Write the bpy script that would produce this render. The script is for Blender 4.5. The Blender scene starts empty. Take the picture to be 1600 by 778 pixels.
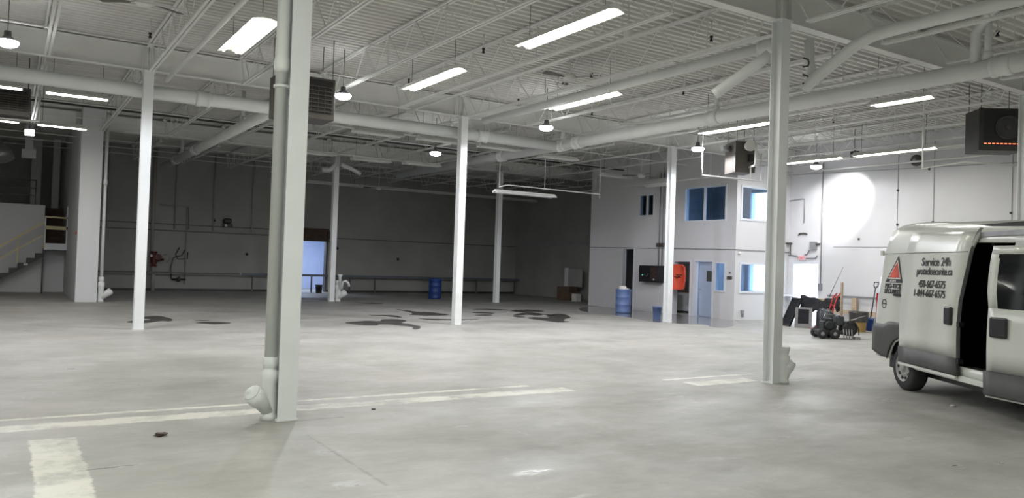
import bpy, bmesh, math, random
from mathutils import Vector, Matrix
random.seed(7)
PI = math.pi
S = bpy.context.scene
C = S.collection

# ------------------------------------------------------------------ camera
cam_d = bpy.data.cameras.new('camera')
cam = bpy.data.objects.new('camera', cam_d); C.objects.link(cam)
cr = Vector((0.84237459, -0.53783742, 0.03370408))
cu = Vector((-0.03802993, 0.00305685, 0.99927192))
cf = Vector((0.53754886, 0.84304304, 0.0178789))
cam.matrix_world = Matrix(((cr.x, cu.x, -cf.x, 0), (cr.y, cu.y, -cf.y, 0), (cr.z, cu.z, -cf.z, 1.7), (0, 0, 0, 1)))
cam_d.sensor_fit = 'HORIZONTAL'; cam_d.sensor_width = 36.0; cam_d.lens = 36 * 1238 / 1600
cam_d.clip_start = 0.05; cam_d.clip_end = 300
S.camera = cam
# ------------------------------------------------------------------ look
S.view_settings.view_transform = 'Standard'; S.view_settings.look = 'None'
S.view_settings.exposure = 0.74; S.view_settings.gamma = 1.0; S.view_settings.use_curve_mapping = False
# daylight outside the doors and office windows
SKY = 5.0
wd = bpy.data.worlds.new('world'); S.world = wd; wd.use_nodes = True
bg = wd.node_tree.nodes['Background']; bg.inputs['Color'].default_value = (0.80, 0.89, 1.0, 1); bg.inputs['Strength'].default_value = SKY
# strengths of the hall's own lamps and the added wall spot
TUBE_COL = (1.0, 0.99, 0.93); BACK_COL = (0.97, 1.0, 0.92); BAY_COL = (0.91, 0.92, 1.0)
P_TUBE8 = 50.0       # W of an eight foot fixture
P_TUBE4 = 16.0
P_BAY = 345.0
P_BACK = 98.0        # fixtures behind the camera
P_SPOT = 420.0       # added spot for the wall disc by the exit

# ------------------------------------------------------------------ materials
MATS = {}
def mat(name, col, rough=0.6, metal=0.0, var=0.06, scale=3.0, emit=None, bump=0.0, spec=0.5, stretch=(1, 1, 1), coat=0.0):
    if name in MATS: return MATS[name]
    m = bpy.data.materials.new(name); m.use_nodes = True; MATS[name] = m
    nt = m.node_tree; b = nt.nodes['Principled BSDF']
    b.inputs['Roughness'].default_value = rough; b.inputs['Metallic'].default_value = metal
    b.inputs['Specular IOR Level'].default_value = spec; b.inputs['Coat Weight'].default_value = coat
    tc = nt.nodes.new('ShaderNodeTexCoord'); mp = nt.nodes.new('ShaderNodeMapping'); mp.inputs['Scale'].default_value = stretch
    nt.links.new(tc.outputs['Object'], mp.inputs['Vector'])
    n = nt.nodes.new('ShaderNodeTexNoise'); n.inputs['Scale'].default_value = scale; n.inputs['Detail'].default_value = 5
    nt.links.new(mp.outputs[0], n.inputs['Vector'])
    r = nt.nodes.new('ShaderNodeValToRGB')
    r.color_ramp.elements[0].position = 0.3; r.color_ramp.elements[1].position = 0.7
    r.color_ramp.elements[0].color = tuple(max(0, c * (1 - var)) for c in col) + (1,)
    r.color_ramp.elements[1].color = tuple(min(1, c * (1 + var)) for c in col) + (1,)
    nt.links.new(n.outputs['Fac'], r.inputs['Fac']); nt.links.new(r.outputs[0], b.inputs['Base Color'])
    if bump:
        bp = nt.nodes.new('ShaderNodeBump'); bp.inputs['Strength'].default_value = bump; bp.inputs['Distance'].default_value = 0.02
        nt.links.new(n.outputs['Fac'], bp.inputs['Height']); nt.links.new(bp.outputs[0], b.inputs['Normal'])
    if emit:
        b.inputs['Emission Color'].default_value = emit[0] + (1,); b.inputs['Emission Strength'].default_value = emit[1]
    return m

def glass_mat(name, tint):
    m = bpy.data.materials.new(name); m.use_nodes = True; nt = m.node_tree
    nt.nodes.remove(nt.nodes['Principled BSDF']); out = nt.nodes['Material Output']
    t = nt.nodes.new('ShaderNodeBsdfTransparent'); t.inputs[0].default_value = tint + (1,)
    g = nt.nodes.new('ShaderNodeBsdfGlossy'); g.inputs['Roughness'].default_value = 0.03
    lw = nt.nodes.new('ShaderNodeLayerWeight'); lw.inputs[0].default_value = 0.5
    pw = nt.nodes.new('ShaderNodeMath'); pw.operation = 'POWER'; pw.inputs[1].default_value = 3.0; nt.links.new(lw.outputs['Facing'], pw.inputs[0])
    f = nt.nodes.new('ShaderNodeMath'); f.operation = 'MULTIPLY_ADD'; f.inputs[1].default_value = 0.5; f.inputs[2].default_value = 0.05; nt.links.new(pw.outputs[0], f.inputs[0])
    x = nt.nodes.new('ShaderNodeMixShader')
    nt.links.new(f.outputs[0], x.inputs[0]); nt.links.new(t.outputs[0], x.inputs[1]); nt.links.new(g.outputs[0], x.inputs[2])
    nt.links.new(x.outputs[0], out.inputs[0]); MATS[name] = m
    return m

M = dict(
    steel=mat('painted_steel', (0.74, 0.745, 0.72), 0.45, var=0.05, scale=1.5),
    column=mat('column_paint', (0.80, 0.82, 0.82), 0.45, var=0.04, scale=2.0),
    pvc=mat('painted_pipe', (0.74, 0.76, 0.74), 0.4, var=0.04, scale=2.0),
    deck=mat('deck_paint', (0.66, 0.655, 0.62), 0.55, var=0.10, scale=0.8, stretch=(0.4, 2, 1)),
    wall=mat('wall_paint', (0.68, 0.68, 0.70), 0.6, var=0.05, scale=0.6, bump=0.05),
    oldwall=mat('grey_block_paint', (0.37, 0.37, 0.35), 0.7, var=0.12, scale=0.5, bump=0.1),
    office=mat('office_paint', (0.70, 0.70, 0.72), 0.6, var=0.03, scale=0.6),
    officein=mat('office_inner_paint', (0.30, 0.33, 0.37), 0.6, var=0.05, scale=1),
    trim=mat('white_trim', (0.72, 0.75, 0.80), 0.5, var=0.03),
    dark=mat('dark_steel', (0.05, 0.05, 0.05), 0.5, var=0.2),
    heater=mat('heater_grey_brown', (0.085, 0.076, 0.066), 0.5, var=0.12, scale=4),
    heaterdark=mat('heater_louvre_dark', (0.02, 0.02, 0.02), 0.6),
    reflector=mat('white_enamel', (0.80, 0.80, 0.77), 0.3, var=0.02),
    tube=mat('lit_tube', (0.9, 0.9, 0.85), 0.3, var=0.0, emit=((1.0, 0.98, 0.88), 9.0)),
    lens=mat('lit_lens', (0.9, 0.9, 0.9), 0.3, var=0.0, emit=((0.96, 0.97, 1.0), 25.0)),
    tubeoff=mat('unlit_tube', (0.75, 0.75, 0.74), 0.3, var=0.02),
    black=mat('black_plastic', (0.015, 0.015, 0.017), 0.4, var=0.2),
    rubber=mat('tyre_rubber', (0.03, 0.03, 0.032), 0.75, var=0.2, scale=8),
    vanw=mat('van_white_paint', (0.66, 0.68, 0.63), 0.28, var=0.02, scale=1.5, coat=0.25),
    clad=mat('grey_cladding', (0.065, 0.068, 0.066), 0.6, var=0.12, scale=4),
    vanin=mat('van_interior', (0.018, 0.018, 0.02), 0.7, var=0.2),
    rim=mat('steel_wheel', (0.42, 0.42, 0.41), 0.5, 0.2, var=0.1, scale=6),
    galv=mat('galvanised', (0.35, 0.35, 0.36), 0.4, 0.6, var=0.1, scale=5),
    bluedrum=mat('blue_plastic', (0.14, 0.21, 0.44), 0.45, var=0.08, scale=4),
    darkblue=mat('dark_blue_plastic', (0.015, 0.05, 0.22), 0.45, var=0.1),
    red=mat('red_paint', (0.50, 0.03, 0.03), 0.4, var=0.1),
    orange=mat('orange_red_plastic', (0.85, 0.11, 0.06), 0.4, var=0.05, scale=5),
    yellow=mat('pale_yellow_paint', (0.62, 0.52, 0.30), 0.5, var=0.06),
    brown=mat('brown_wood', (0.075, 0.045, 0.03), 0.7, var=0.25, scale=6, stretch=(1, 6, 1)),
    wood=mat('raw_timber', (0.50, 0.40, 0.29), 0.7, var=0.15, scale=5, stretch=(1, 1, 6)),
    card=mat('cardboard', (0.13, 0.085, 0.055), 0.8, var=0.15, scale=5),
    cloth=mat('dark_cloth', (0.012, 0.013, 0.018), 0.9, var=0.3, scale=9, bump=0.4),
    paper=mat('white_debris', (0.75, 0.74, 0.70), 0.8, var=0.1, scale=12),
    pail=mat('tan_pail', (0.42, 0.27, 0.09), 0.5, var=0.1),
    letter=mat('black_lettering', (0.02, 0.02, 0.02), 0.5, var=0.0),
    logored=mat('logo_red', (0.62, 0.07, 0.04), 0.4, var=0.25, scale=6),
    taill=mat('red_lamp_lens', (0.45, 0.01, 0.02), 0.2, var=0.1),
    exitm=mat('exit_sign_face', (0.80, 0.62, 0.66), 0.4, var=0.02),
    exitr=mat('exit_sign_red', (0.75, 0.10, 0.14), 0.4, var=0.02),
    glow=mat('heater_glow', (0.4, 0.05, 0.02), 0.5, var=0.0, emit=((1.0, 0.16, 0.06), 2.2)),
    daylitdoor=mat('daylight_blue_door', (0.42, 0.50, 0.66), 0.45, var=0.02),  # blue daylight on the leaf is put into its colour
    ground=mat('outdoor_ground', (0.5, 0.5, 0.5), 0.9, var=0.1),
)
M['glass'] = glass_mat('window_glass', (0.75, 0.85, 0.95))
M['darkglass'] = mat('dark_glass', (0.01, 0.012, 0.013), 0.05, var=0.1)
M['puddle'] = mat('damp_concrete', (0.065, 0.06, 0.055), 0.45, var=0.35, scale=2.5)
M['wet'] = mat('wet_concrete', (0.22, 0.21, 0.205), 0.07, var=0.15, scale=1.2)

def floor_mat():
    m = bpy.data.materials.new('concrete_floor'); m.use_nodes = True; nt = m.node_tree; L = nt.links; b = nt.nodes['Principled BSDF']
    tc = nt.nodes.new('ShaderNodeTexCoord'); OB = tc.outputs['Object']
    def noise(sc, det=6, st=(1, 1, 1), rough=0.55, rot=0):
        mp = nt.nodes.new('ShaderNodeMapping'); mp.inputs['Scale'].default_value = st; mp.inputs['Rotation'].default_value = (0, 0, rot)
        L.new(OB, mp.inputs[0]); n = nt.nodes.new('ShaderNodeTexNoise'); n.inputs['Scale'].default_value = sc; n.inputs['Detail'].default_value = det
        n.inputs['Roughness'].default_value = rough; L.new(mp.outputs[0], n.inputs['Vector']); return n
    def ramp(src, p0, c0, p1, c1):
        r = nt.nodes.new('ShaderNodeValToRGB'); e = r.color_ramp.elements
        e[0].position = p0; e[1].position = p1; e[0].color = c0; e[1].color = c1; L.new(src, r.inputs[0]); return r.outputs[0]
    def mth(op, a, bb=None, clamp=False):
        n = nt.nodes.new('ShaderNodeMath'); n.operation = op; n.use_clamp = clamp
        for i, v in enumerate((a, bb)):
            if v is None: continue
            if isinstance(v, (int, float)): n.inputs[i].default_value = v
            else: L.new(v, n.inputs[i])
        return n.outputs[0]
    def mix(fac, c1, c2):
        n = nt.nodes.new('ShaderNodeMix'); n.data_type = 'RGBA'
        L.new(fac, n.inputs[0])
        for k, v in ((6, c1), (7, c2)):
            if isinstance(v, tuple): n.inputs[k].default_value = v
            else: L.new(v, n.inputs[k])
        return n.outputs[2]
    base = ramp(noise(0.6, 10, (1, 1, 1), 0.68).outputs[0], 0.32, (0.30, 0.295, 0.27, 1), 0.70, (0.46, 0.455, 0.435, 1))
    fine = ramp(noise(4.5, 10, (0.6, 1.2, 1), 0.72, 0.5).outputs[0], 0.3, (0.88, 0.875, 0.86, 1), 0.7, (1.07, 1.07, 1.07, 1))
    mm = nt.nodes.new('ShaderNodeMix'); mm.data_type = 'RGBA'; mm.blend_type = 'MULTIPLY'; mm.inputs[0].default_value = 1.0
    L.new(base, mm.inputs[6]); L.new(fine, mm.inputs[7]); col = mm.outputs[2]
    # worn trowel and tyre swirls
    sw = ramp(noise(1.6, 7, (0.45, 1.4, 1), 0.68, -0.35).outputs[0], 0.50, (0, 0, 0, 1), 0.66, (1, 1, 1, 1))
    col = mix(mth('MULTIPLY', sw, 0.25), col, (0.30, 0.285, 0.25, 1))
    pk = ramp(noise(0.45, 3, (1, 0.7, 1), 0.5, 1.0).outputs[0], 0.58, (0, 0, 0, 1), 0.72, (1, 1, 1, 1))
    col = mix(mth('MULTIPLY', pk, 0.28), col, (0.50, 0.43, 0.385, 1))
    sc = ramp(noise(9, 6, (0.25, 1.0, 1), 0.7, -0.9).outputs[0], 0.60, (0, 0, 0, 1), 0.70, (1, 1, 1, 1))
    col = mix(mth('MULTIPLY', sc, 0.22), col, (0.24, 0.23, 0.20, 1))
    sl = ramp(noise(5, 6, (1.0, 0.3, 1), 0.7, 0.5).outputs[0], 0.62, (0, 0, 0, 1), 0.70, (1, 1, 1, 1))
    col = mix(mth('MULTIPLY', sl, 0.22), col, (0.62, 0.60, 0.57, 1))
    # stripped paint lines with ragged edges
    sep = nt.nodes.new('ShaderNodeSeparateXYZ'); L.new(OB, sep.inputs[0])
    rag = noise(4, 9, (0.7, 1, 1), 0.8).outputs[0]; rag2 = noise(1.3, 5, (1, 1, 1), 0.7).outputs[0]
    def box(x0, x1, y0, y1, ang=0.0, amp=0.10, soft=0.02):
        cx, cy = (x0 + x1) / 2, (y0 + y1) / 2
        dx = mth('SUBTRACT', sep.outputs[0], cx); dy = mth('SUBTRACT', sep.outputs[1], cy)
        if ang:
            c_, s_ = math.cos(ang), math.sin(ang)
            ax = mth('ADD', mth('MULTIPLY', dx, c_), mth('MULTIPLY', dy, s_))
            ay = mth('SUBTRACT', mth('MULTIPLY', dy, c_), mth('MULTIPLY', dx, s_)); dx, dy = ax, ay
        ex = mth('SUBTRACT', (x1 - x0) / 2, mth('ABSOLUTE', dx)); ey = mth('SUBTRACT', (y1 - y0) / 2, mth('ABSOLUTE', dy))
        e = mth('MINIMUM', ex, ey)
        j = mth('MULTIPLY', mth('SUBTRACT', rag, 0.5), amp)
        return mth('DIVIDE', mth('ADD', e, j), soft, True)
    wear = ramp(rag2, 0.38, (0.15, 0.15, 0.15, 1), 0.54, (1, 1, 1, 1))
    stripes = [box(-3.5, 6.2, 9.13, 9.25, 0, 0.16), box(-3.5, 6.6, 8.58, 8.90, 0, 0.34), box(0.22, 0.60, 3.2, 8.15, 0, 0.16),
               box(8.5, 10.5, 8.88, 8.99, 0, 0.05), box(8.6, 9.95, 8.30, 8.66, 0, 0.30)]
    t = stripes[0]
    for s in stripes[1:]: t = mth('MAXIMUM', t, s)
    col = mix(mth('MULTIPLY', mth('MULTIPLY', t, wear), 0.85), col, (0.74, 0.72, 0.64, 1))
    # score marks
    cr1 = box(2.45, 2.50, 5.5, 7.4, 0.0, 0.20, 0.05)
    col = mix(mth('MULTIPLY', cr1, 0.7), col, (0.16, 0.125, 0.09, 1))
    cr2 = box(2.1, 3.1, 8.05, 8.10, 0.02, 0.12, 0.02)
    cr3 = box(9.5, 10.9, 8.22, 8.28, -0.04, 0.12, 0.02)
    col = mix(mth('MULTIPLY', mth('MAXIMUM', cr2, cr3), 0.6), col, (0.16, 0.14, 0.11, 1))
    cr4 = box(-4, 24, 18.05, 18.09, 0.0, 0.02, 0.03)
    col = mix(mth('MULTIPLY', cr4, 0.3), col, (0.25, 0.24, 0.22, 1))
    L.new(col, b.inputs['Base Color'])
    rg = ramp(noise(0.7, 6, (0.6, 1.4, 1), 0.6, 0.3).outputs[0], 0.35, (0.42, 0.42, 0.42, 1), 0.7, (0.72, 0.72, 0.72, 1))
    sp_ = ramp(noise(2.6, 4, (0.45, 1.3, 1), 0.6, 0.6).outputs[0], 0.64, (0, 0, 0, 1), 0.72, (1, 1, 1, 1))
    L.new(mth('MULTIPLY', rg, mth('SUBTRACT', 1.0, mth('MULTIPLY', sp_, 0.62))), b.inputs['Roughness'])
    bp = nt.nodes.new('ShaderNodeBump'); bp.inputs['Strength'].default_value = 0.12; bp.inputs['Distance'].default_value = 0.01
    L.new(noise(6, 8).outputs[0], bp.inputs['Height']); L.new(bp.outputs[0], b.inputs['Normal'])
    return m
M['floor'] = floor_mat()

# ------------------------------------------------------------------ mesh helpers
class MB:
    def __init__(s): s.b = bmesh.new()
    def box(s, x0, x1, y0, y1, z0, z1, mtx=None):
        vs = [s.b.verts.new((x, y, z)) for x in (x0, x1) for y in (y0, y1) for z in (z0, z1)]
        for f in ((0, 1, 3, 2), (4, 6, 7, 5), (0, 4, 5, 1), (2, 3, 7, 6), (0, 2, 6, 4), (1, 5, 7, 3)): s.b.faces.new([vs[i] for i in f])
        if mtx is not None: bmesh.ops.transform(s.b, matrix=mtx, verts=vs)
        return s
    def frame(s, p, q):
        d = (q - p).normalized(); up = Vector((0, 0, 1)) if abs(d.z) < 0.95 else Vector((1, 0, 0))
        a = d.cross(up).normalized(); return d, a, a.cross(d).normalized()
    def bar(s, p, q, w=0.03, h=None):
        p, q = Vector(p), Vector(q); h = h or w; d, a, u = s.frame(p, q)
        R = [[s.b.verts.new(o + a * (w / 2) * i + u * (h / 2) * j) for i, j in ((-1, -1), (1, -1), (1, 1), (-1, 1))] for o in (p, q)]
        for k in range(4): s.b.faces.new((R[0][k], R[0][(k + 1) % 4], R[1][(k + 1) % 4], R[1][k]))
        s.b.faces.new(R[0][::-1]); s.b.faces.new(R[1]); return s
    def lathe(s, p, q, prof, n=16, caps=True):
        """prof: (t along p->q in metres, radius)"""
        p, q = Vector(p), Vector(q); d, a, u = s.frame(p, q); prev = None; first = None
        for t, r in prof:
            ring = [s.b.verts.new(p + d * t + (a * math.cos(2 * PI * k / n) + u * math.sin(2 * PI * k / n)) * max(r, 1e-4)) for k in range(n)]
            if prev:
                for k in range(n):
                    f = s.b.faces.new((prev[k], prev[(k + 1) % n], ring[(k + 1) % n], ring[k])); f.smooth = True
            else: first = ring
            prev = ring
        if caps: s.b.faces.new(first[::-1]); s.b.faces.new(prev)
        return s
    def tube(s, p, q, r, n=12):
        return s.lathe(p, q, [(0, r), ((Vector(q) - Vector(p)).length, r)], n)
    def path(s, pts, r, n=10):
        pts = [Vector(p) for p in pts]; prev = None
        for i, p in enumerate(pts):
            d = (pts[min(i + 1, len(pts) - 1)] - pts[max(i - 1, 0)]).normalized()
            if i == 0:
                up = Vector((0, 0, 1)) if abs(d.z) < 0.9 else Vector((1, 0, 0)); a = d.cross(up).normalized()
            else: a = (a - d * a.dot(d)).normalized()
            u = a.cross(d)
            ring = [s.b.verts.new(p + (a * math.cos(2 * PI * k / n) + u * math.sin(2 * PI * k / n)) * r) for k in range(n)]
            if prev:
                for k in range(n):
                    f = s.b.faces.new((prev[k], prev[(k + 1) % n], ring[(k + 1) % n], ring[k])); f.smooth = True
            else: s.b.faces.new(ring[::-1])
            prev = ring
        s.b.faces.new(prev); return s
    def poly(s, pts, ext):
        """flat polygon given in 3D, extruded by vector ext"""
        e = Vector(ext); A = [s.b.verts.new(Vector(p)) for p in pts]; B = [s.b.verts.new(Vector(p) + e) for p in pts]; n = len(A)
        s.b.faces.new(A); s.b.faces.new(B[::-1])
        for k in range(n): s.b.faces.new((A[k], B[k], B[(k + 1) % n], A[(k + 1) % n]))
        return s
    def grid(s, rows, smooth=True, skip=None):
        V = [[s.b.verts.new(Vector(p)) for p in r] for r in rows]
        for i in range(len(V) - 1):
            for j in range(len(V[0]) - 1):
                if skip and skip(i, j): continue
                f = s.b.faces.new((V[i][j], V[i + 1][j], V[i + 1][j + 1], V[i][j + 1])); f.smooth = smooth
        return s
    def sphere(s, c, r, sx=1, sy=1, sz=1, sub=2, jit=0.0):
        g = bmesh.ops.create_icosphere(s.b, subdivisions=sub, radius=r)
        for v in g['verts']:
            k = 1 + random.uniform(-jit, jit); v.co = Vector(c) + Vector((v.co.x * sx * k, v.co.y * sy * k, v.co.z * sz * k))
        for f in s.b.faces[-20 * 4 ** (sub - 1):] if False else []: f.smooth = True
        return s
    def build(s, name, m, parent=None, bevel=0.0, solid=0.0, offset=-1, loc=None):
        bmesh.ops.recalc_face_normals(s.b, faces=s.b.faces[:])
        me = bpy.data.meshes.new(name); s.b.to_mesh(me); s.b.free(); me.materials.append(m)
        o = bpy.data.objects.new(name, me); C.objects.link(o)
        if parent is not None: o.parent = parent
        if loc: o.location = loc
        if solid:
            md = o.modifiers.new('thickness', 'SOLIDIFY'); md.thickness = solid; md.offset = offset
        if bevel:
            md = o.modifiers.new('bevel', 'BEVEL'); md.width = bevel; md.segments = 2; md.limit_method = 'ANGLE'
        return o

def tag(o, label=None, cat=None, group=None, kind=None):
    if label: o['label'] = label
    if cat: o['category'] = cat
    if group: o['group'] = group
    if kind: o['kind'] = kind
    return o
def thing(name, label, cat, loc=(0, 0, 0), rz=0.0, group=None):
    o = bpy.data.objects.new(name, None); C.objects.link(o); o.empty_display_size = 0.1
    o.location = loc; o.rotation_euler = (0, 0, rz)
    return tag(o, label, cat, group)
def struct(mb, name, m, **k): return tag(mb.build(name, m, **k), kind='structure')
def dup(root, loc=None, rz=None, label=None):
    r = root.copy(); C.objects.link(r)
    if loc is not None: r.location = loc
    if rz is not None: r.rotation_euler = (0, 0, rz)
    if label: r['label'] = label
    for ch in list(root.children):
        c = ch.copy(); C.objects.link(c); c.parent = r
        for g in list(ch.children):
            d = g.copy(); C.objects.link(d); d.parent = c
    return r
def lamp(name, kind, parent, loc, power, col, rot=(0, 0, 0), **k):
    d = bpy.data.lights.new(name, kind); d.energy = power; d.color = col
    for a, v in k.items(): setattr(d, a, v)
    o = bpy.data.objects.new(name, d); C.objects.link(o); o.parent = parent; o.location = loc; o.rotation_euler = rot
    return o

# ------------------------------------------------------------------ shell
X0, X1, Y0, Y1, HZ = -13.0, 24.0, -8.0, 37.2, 6.2
YL = 39.6
def wall(name, axis, c0, c1, u0, u1, z0, z1, holes, m):
    """solid wall between c0..c1 across, u0..u1 along, with rectangular openings (u0,u1,z0,z1)"""
    us = sorted({u0, u1} | {h[i] for h in holes for i in (0, 1)}); zs = sorted({z0, z1} | {h[i] for h in holes for i in (2, 3)})
    mb = MB()
    for a, b in zip(us, us[1:]):
        runs = []
        for c, d in zip(zs, zs[1:]):
            mu, mz = (a + b) / 2, (c + d) / 2
            if any(h[0] < mu < h[1] and h[2] < mz < h[3] for h in holes): continue
            if runs and runs[-1][1] == c: runs[-1][1] = d
            else: runs.append([c, d])
        for c, d in runs:
            if axis == 'x': mb.box(c0, c1, a, b, c, d)
            else: mb.box(a, b, c0, c1, c, d)
    return struct(mb, name, m)
struct(MB().box(X0 - 1, X1 + 9, Y0 - 1, YL + 6, -0.3, 0.0), 'floor', M['floor'])
# corrugated deck: trapezoid ribs running across the hall
mb = MB(); prof = []; y = Y0
while y < YL:
    prof += [(y, HZ), (y + 0.07, HZ), (y + 0.09, HZ + 0.07), (y + 0.18, HZ + 0.07)]; y += 0.20
prof.append((y, HZ))
A = [mb.b.verts.new((X0, a, z)) for a, z in prof]; B = [mb.b.verts.new((X1, a, z)) for a, z in prof]
for k in range(len(A) - 1): mb.b.faces.new((A[k], A[k + 1], B[k + 1], B[k]))
struct(mb, 'ceiling', M['deck'])
struct(MB().box(X0 - .5, X1 + .5, Y0 - .5, YL + .5, HZ + 0.08, HZ + 0.3), 'ceiling_slab', M['deck'])
wall('wall_right', 'x', X1, X1 + 0.25, Y0, Y1, 0, HZ + .05, [(17.62, 18.66, 0.0, 2.03), (19.25, 20.7, 0.95, 2.0), (19.25, 20.7, 3.45, 4.7)], M['wall'])
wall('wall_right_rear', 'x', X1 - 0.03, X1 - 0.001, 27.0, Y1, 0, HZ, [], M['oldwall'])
wall('wall_back', 'y', Y1, Y1 + 0.25, 1.9, X1 + .25, 0, HZ + .05, [(11.45, 13.05, 0.0, 2.48)], M['oldwall'])
wall('wall_back_stair', 'y', YL, YL + 0.25, X0, 2.2, 0, HZ + .05, [], M['oldwall'])
wall('wall_left', 'x', X0 - 0.25, X0, Y0, YL, 0, HZ + .05, [], M['wall'])
wall('wall_front', 'y', Y0 - 0.25, Y0, X0, X1, 0, HZ + .05, [], M['wall'])
wall('wall_stair_side', 'x', 1.9, 2.1, 28.9, YL, 0, HZ, [], M['office'])
# outdoors beyond the exit, the lit room beyond the rear doorway
tag(MB().box(X1 + 0.3, X1 + 30, 8, 30, -0.35, -0.05).build('outdoor_ground', M['ground']), kind='structure')
mb = MB(); yb = Y1 + 0.25
mb.box(10.0, 10.1, yb, yb + 4, 0, 3.2).box(14.6, 14.7, yb, yb + 4, 0, 3.2).box(10.0, 14.7, yb + 4, yb + 4.1, 0, 3.2).box(10.0, 14.7, yb, yb + 4.1, 3.2, 3.3)
struct(mb, 'wall_rear_room', mat('rear_room_paint', (0.55, 0.62, 0.80), 0.6, var=0.03))
t = thing('rear_room_fill_lamp', 'added cold lamp in place of daylight in the small room beyond the rear doorway', 'lamp', (12.3, yb + 1.4, 3.2))  # added panel, stands in for the daylight of this room
MB().box(-0.6, 0.6, -0.15, 0.15, -0.06, 0.0).build('housing', M['reflector'], t)
MB().box(-0.57, 0.57, -0.12, 0.12, -0.07, -0.06).build('diffuser', M['tube'], t)
lamp('lamp_light', 'AREA', t, (0, 0, -0.09), 70, (0.66, 0.78, 1.0), shape='RECTANGLE', size=1.1, size_y=0.25)

# pillar boxed around the column at the stair end
struct(MB().box(1.88, 2.5, 28.6, 29.2, 0, HZ), 'wall_pillar', M['office'], bevel=0.01)
# seams and joints in the walls
def line(name, pts, w, m, h=None):
    mb = MB()
    for p, q in pts: mb.bar(p, q, w, h)
    return struct(mb, name, m)
M['joint'] = mat('wall_joint', (0.33, 0.33, 0.34), 0.7, var=0.2)
M['jointdark'] = mat('dark_wall_joint', (0.13, 0.13, 0.12), 0.7, var=0.2)
xs = X1 - 0.004
line('trim_1', [((xs, 6, 2.63), (xs, 17.05, 2.63))], 0.016, M['joint'])
line('trim_2', [((xs, y, 2.63), (xs, y, 5.9)) for y in (14.76, 13.59, 11.33, 9.1)], 0.02, M['joint'])
line('trim_3', [((xs, 5, 4.85), (xs, 18.8, 5.25))], 0.02, M['joint'])
line('trim_4', [((21.19, 18.9, 2.43), (21.19, 27.0, 2.5)), ((21.2, 18.89, 2.43), (24, 18.89, 2.43))], 0.035, M['joint'])
line('trim_5', [((2.1, Y1 - .005, 2.62), (23.9, Y1 - .005, 2.62)), ((2.1, Y1 - .005, 2.9), (11.2, Y1 - .005, 2.9))], 0.04, M['jointdark'])
line('trim_6', [((xs - .03, 30.7, 2.78), (xs - .03, 37.0, 2.82))], 0.16, mat('grey_band', (0.36, 0.37, 0.38), 0.6))
line('baseboard_back', [((2.1, Y1 - .01, 0.05), (11.4, Y1 - .01, 0.05)), ((13.1, Y1 - .01, 0.05), (23.9, Y1 - .01, 0.05))], 0.03, M['dark'], 0.10)

# ------------------------------------------------------------------ office block
OX, OY, OE = 21.2, 18.9, 27.0
wall('wall_office_left', 'x', OX, OX + 0.15, OY, OE, 0, HZ, [
    (23.08, 23.89, 3.76, 4.56), (19.40, 21.36, 3.48, 4.68), (24.14, 24.80, 0, 2.44), (21.02, 21.84, 0, 1.98), (19.93, 20.79, 0, 2.0), (19.36, 19.80, 0.98, 1.95)], M['office'])
wall('wall_office_front', 'y', OY, OY + 0.15, OX + 0.15, X1, 0, HZ, [(21.45, 23.2, 3.52, 4.62), (21.47, 23.2, 0.99, 1.94)], M['office'])
wall('wall_office_rear', 'y', OE - 0.15, OE, OX + 0.15, X1, 0, HZ, [], M['office'])
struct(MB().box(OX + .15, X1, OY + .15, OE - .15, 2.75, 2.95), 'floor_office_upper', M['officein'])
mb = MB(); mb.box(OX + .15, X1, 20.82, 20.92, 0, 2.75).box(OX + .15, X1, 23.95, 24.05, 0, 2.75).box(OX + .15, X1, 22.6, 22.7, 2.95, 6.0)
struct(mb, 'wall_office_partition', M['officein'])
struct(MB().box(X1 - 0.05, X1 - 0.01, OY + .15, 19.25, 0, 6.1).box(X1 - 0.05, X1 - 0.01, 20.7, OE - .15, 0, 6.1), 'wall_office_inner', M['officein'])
def window(n, axis, c, u0, u1, z0, z1, mull=(), fw=0.06, m=None):
    r = tag(bpy.data.objects.new('window_%d' % n, None), kind='structure'); C.objects.link(r)
    m = m or M['trim']; a, b = c - 0.03, c + 0.17
    def bx(mb, p, q, s, t, x, y):
        if axis == 'x': mb.box(x, y, p, q, s, t)
        else: mb.box(p, q, x, y, s, t)
    mb = MB(); e = .01; bx(mb, u0 - fw, u1 + fw, z0 - fw, z0 + e, a, b); bx(mb, u0 - fw, u1 + fw, z1 - e, z1 + fw, a, b); bx(mb, u0 - fw, u0 + e, z0 + e, z1 - e, a, b); bx(mb, u1 - e, u1 + fw, z0 + e, z1 - e, a, b)
    for u in mull: bx(mb, u - 0.035, u + 0.035, z0, z1, c - 0.02, c + 0.06)
    mb.build('window_frame', m, r)
    mb = MB(); bx(mb, u0, u1, z0, z1, c + 0.035, c + 0.041); mb.build('pane', M['glass'], r)
window(1, 'x', OX, 23.08, 23.89, 3.76, 4.56, (23.45,), 0.03)
window(2, 'x', OX, 19.40, 21.36, 3.48, 4.68, (20.40,), 0.05)
window(3, 'x', OX, 19.36, 19.80, 0.98, 1.95, (), 0.05)
window(4, 'y', OY, 21.45, 23.2, 3.52, 4.62, (), 0.06)
window(5, 'y', OY, 21.47, 23.2, 0.99, 1.94, (), 0.06)
window(6, 'x', X1 + .05, 19.25, 20.7, 0.95, 2.0, (), 0.05)
window(7, 'x', X1 + .05, 19.25, 20.7, 3.45, 4.7, (), 0.05)
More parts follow.
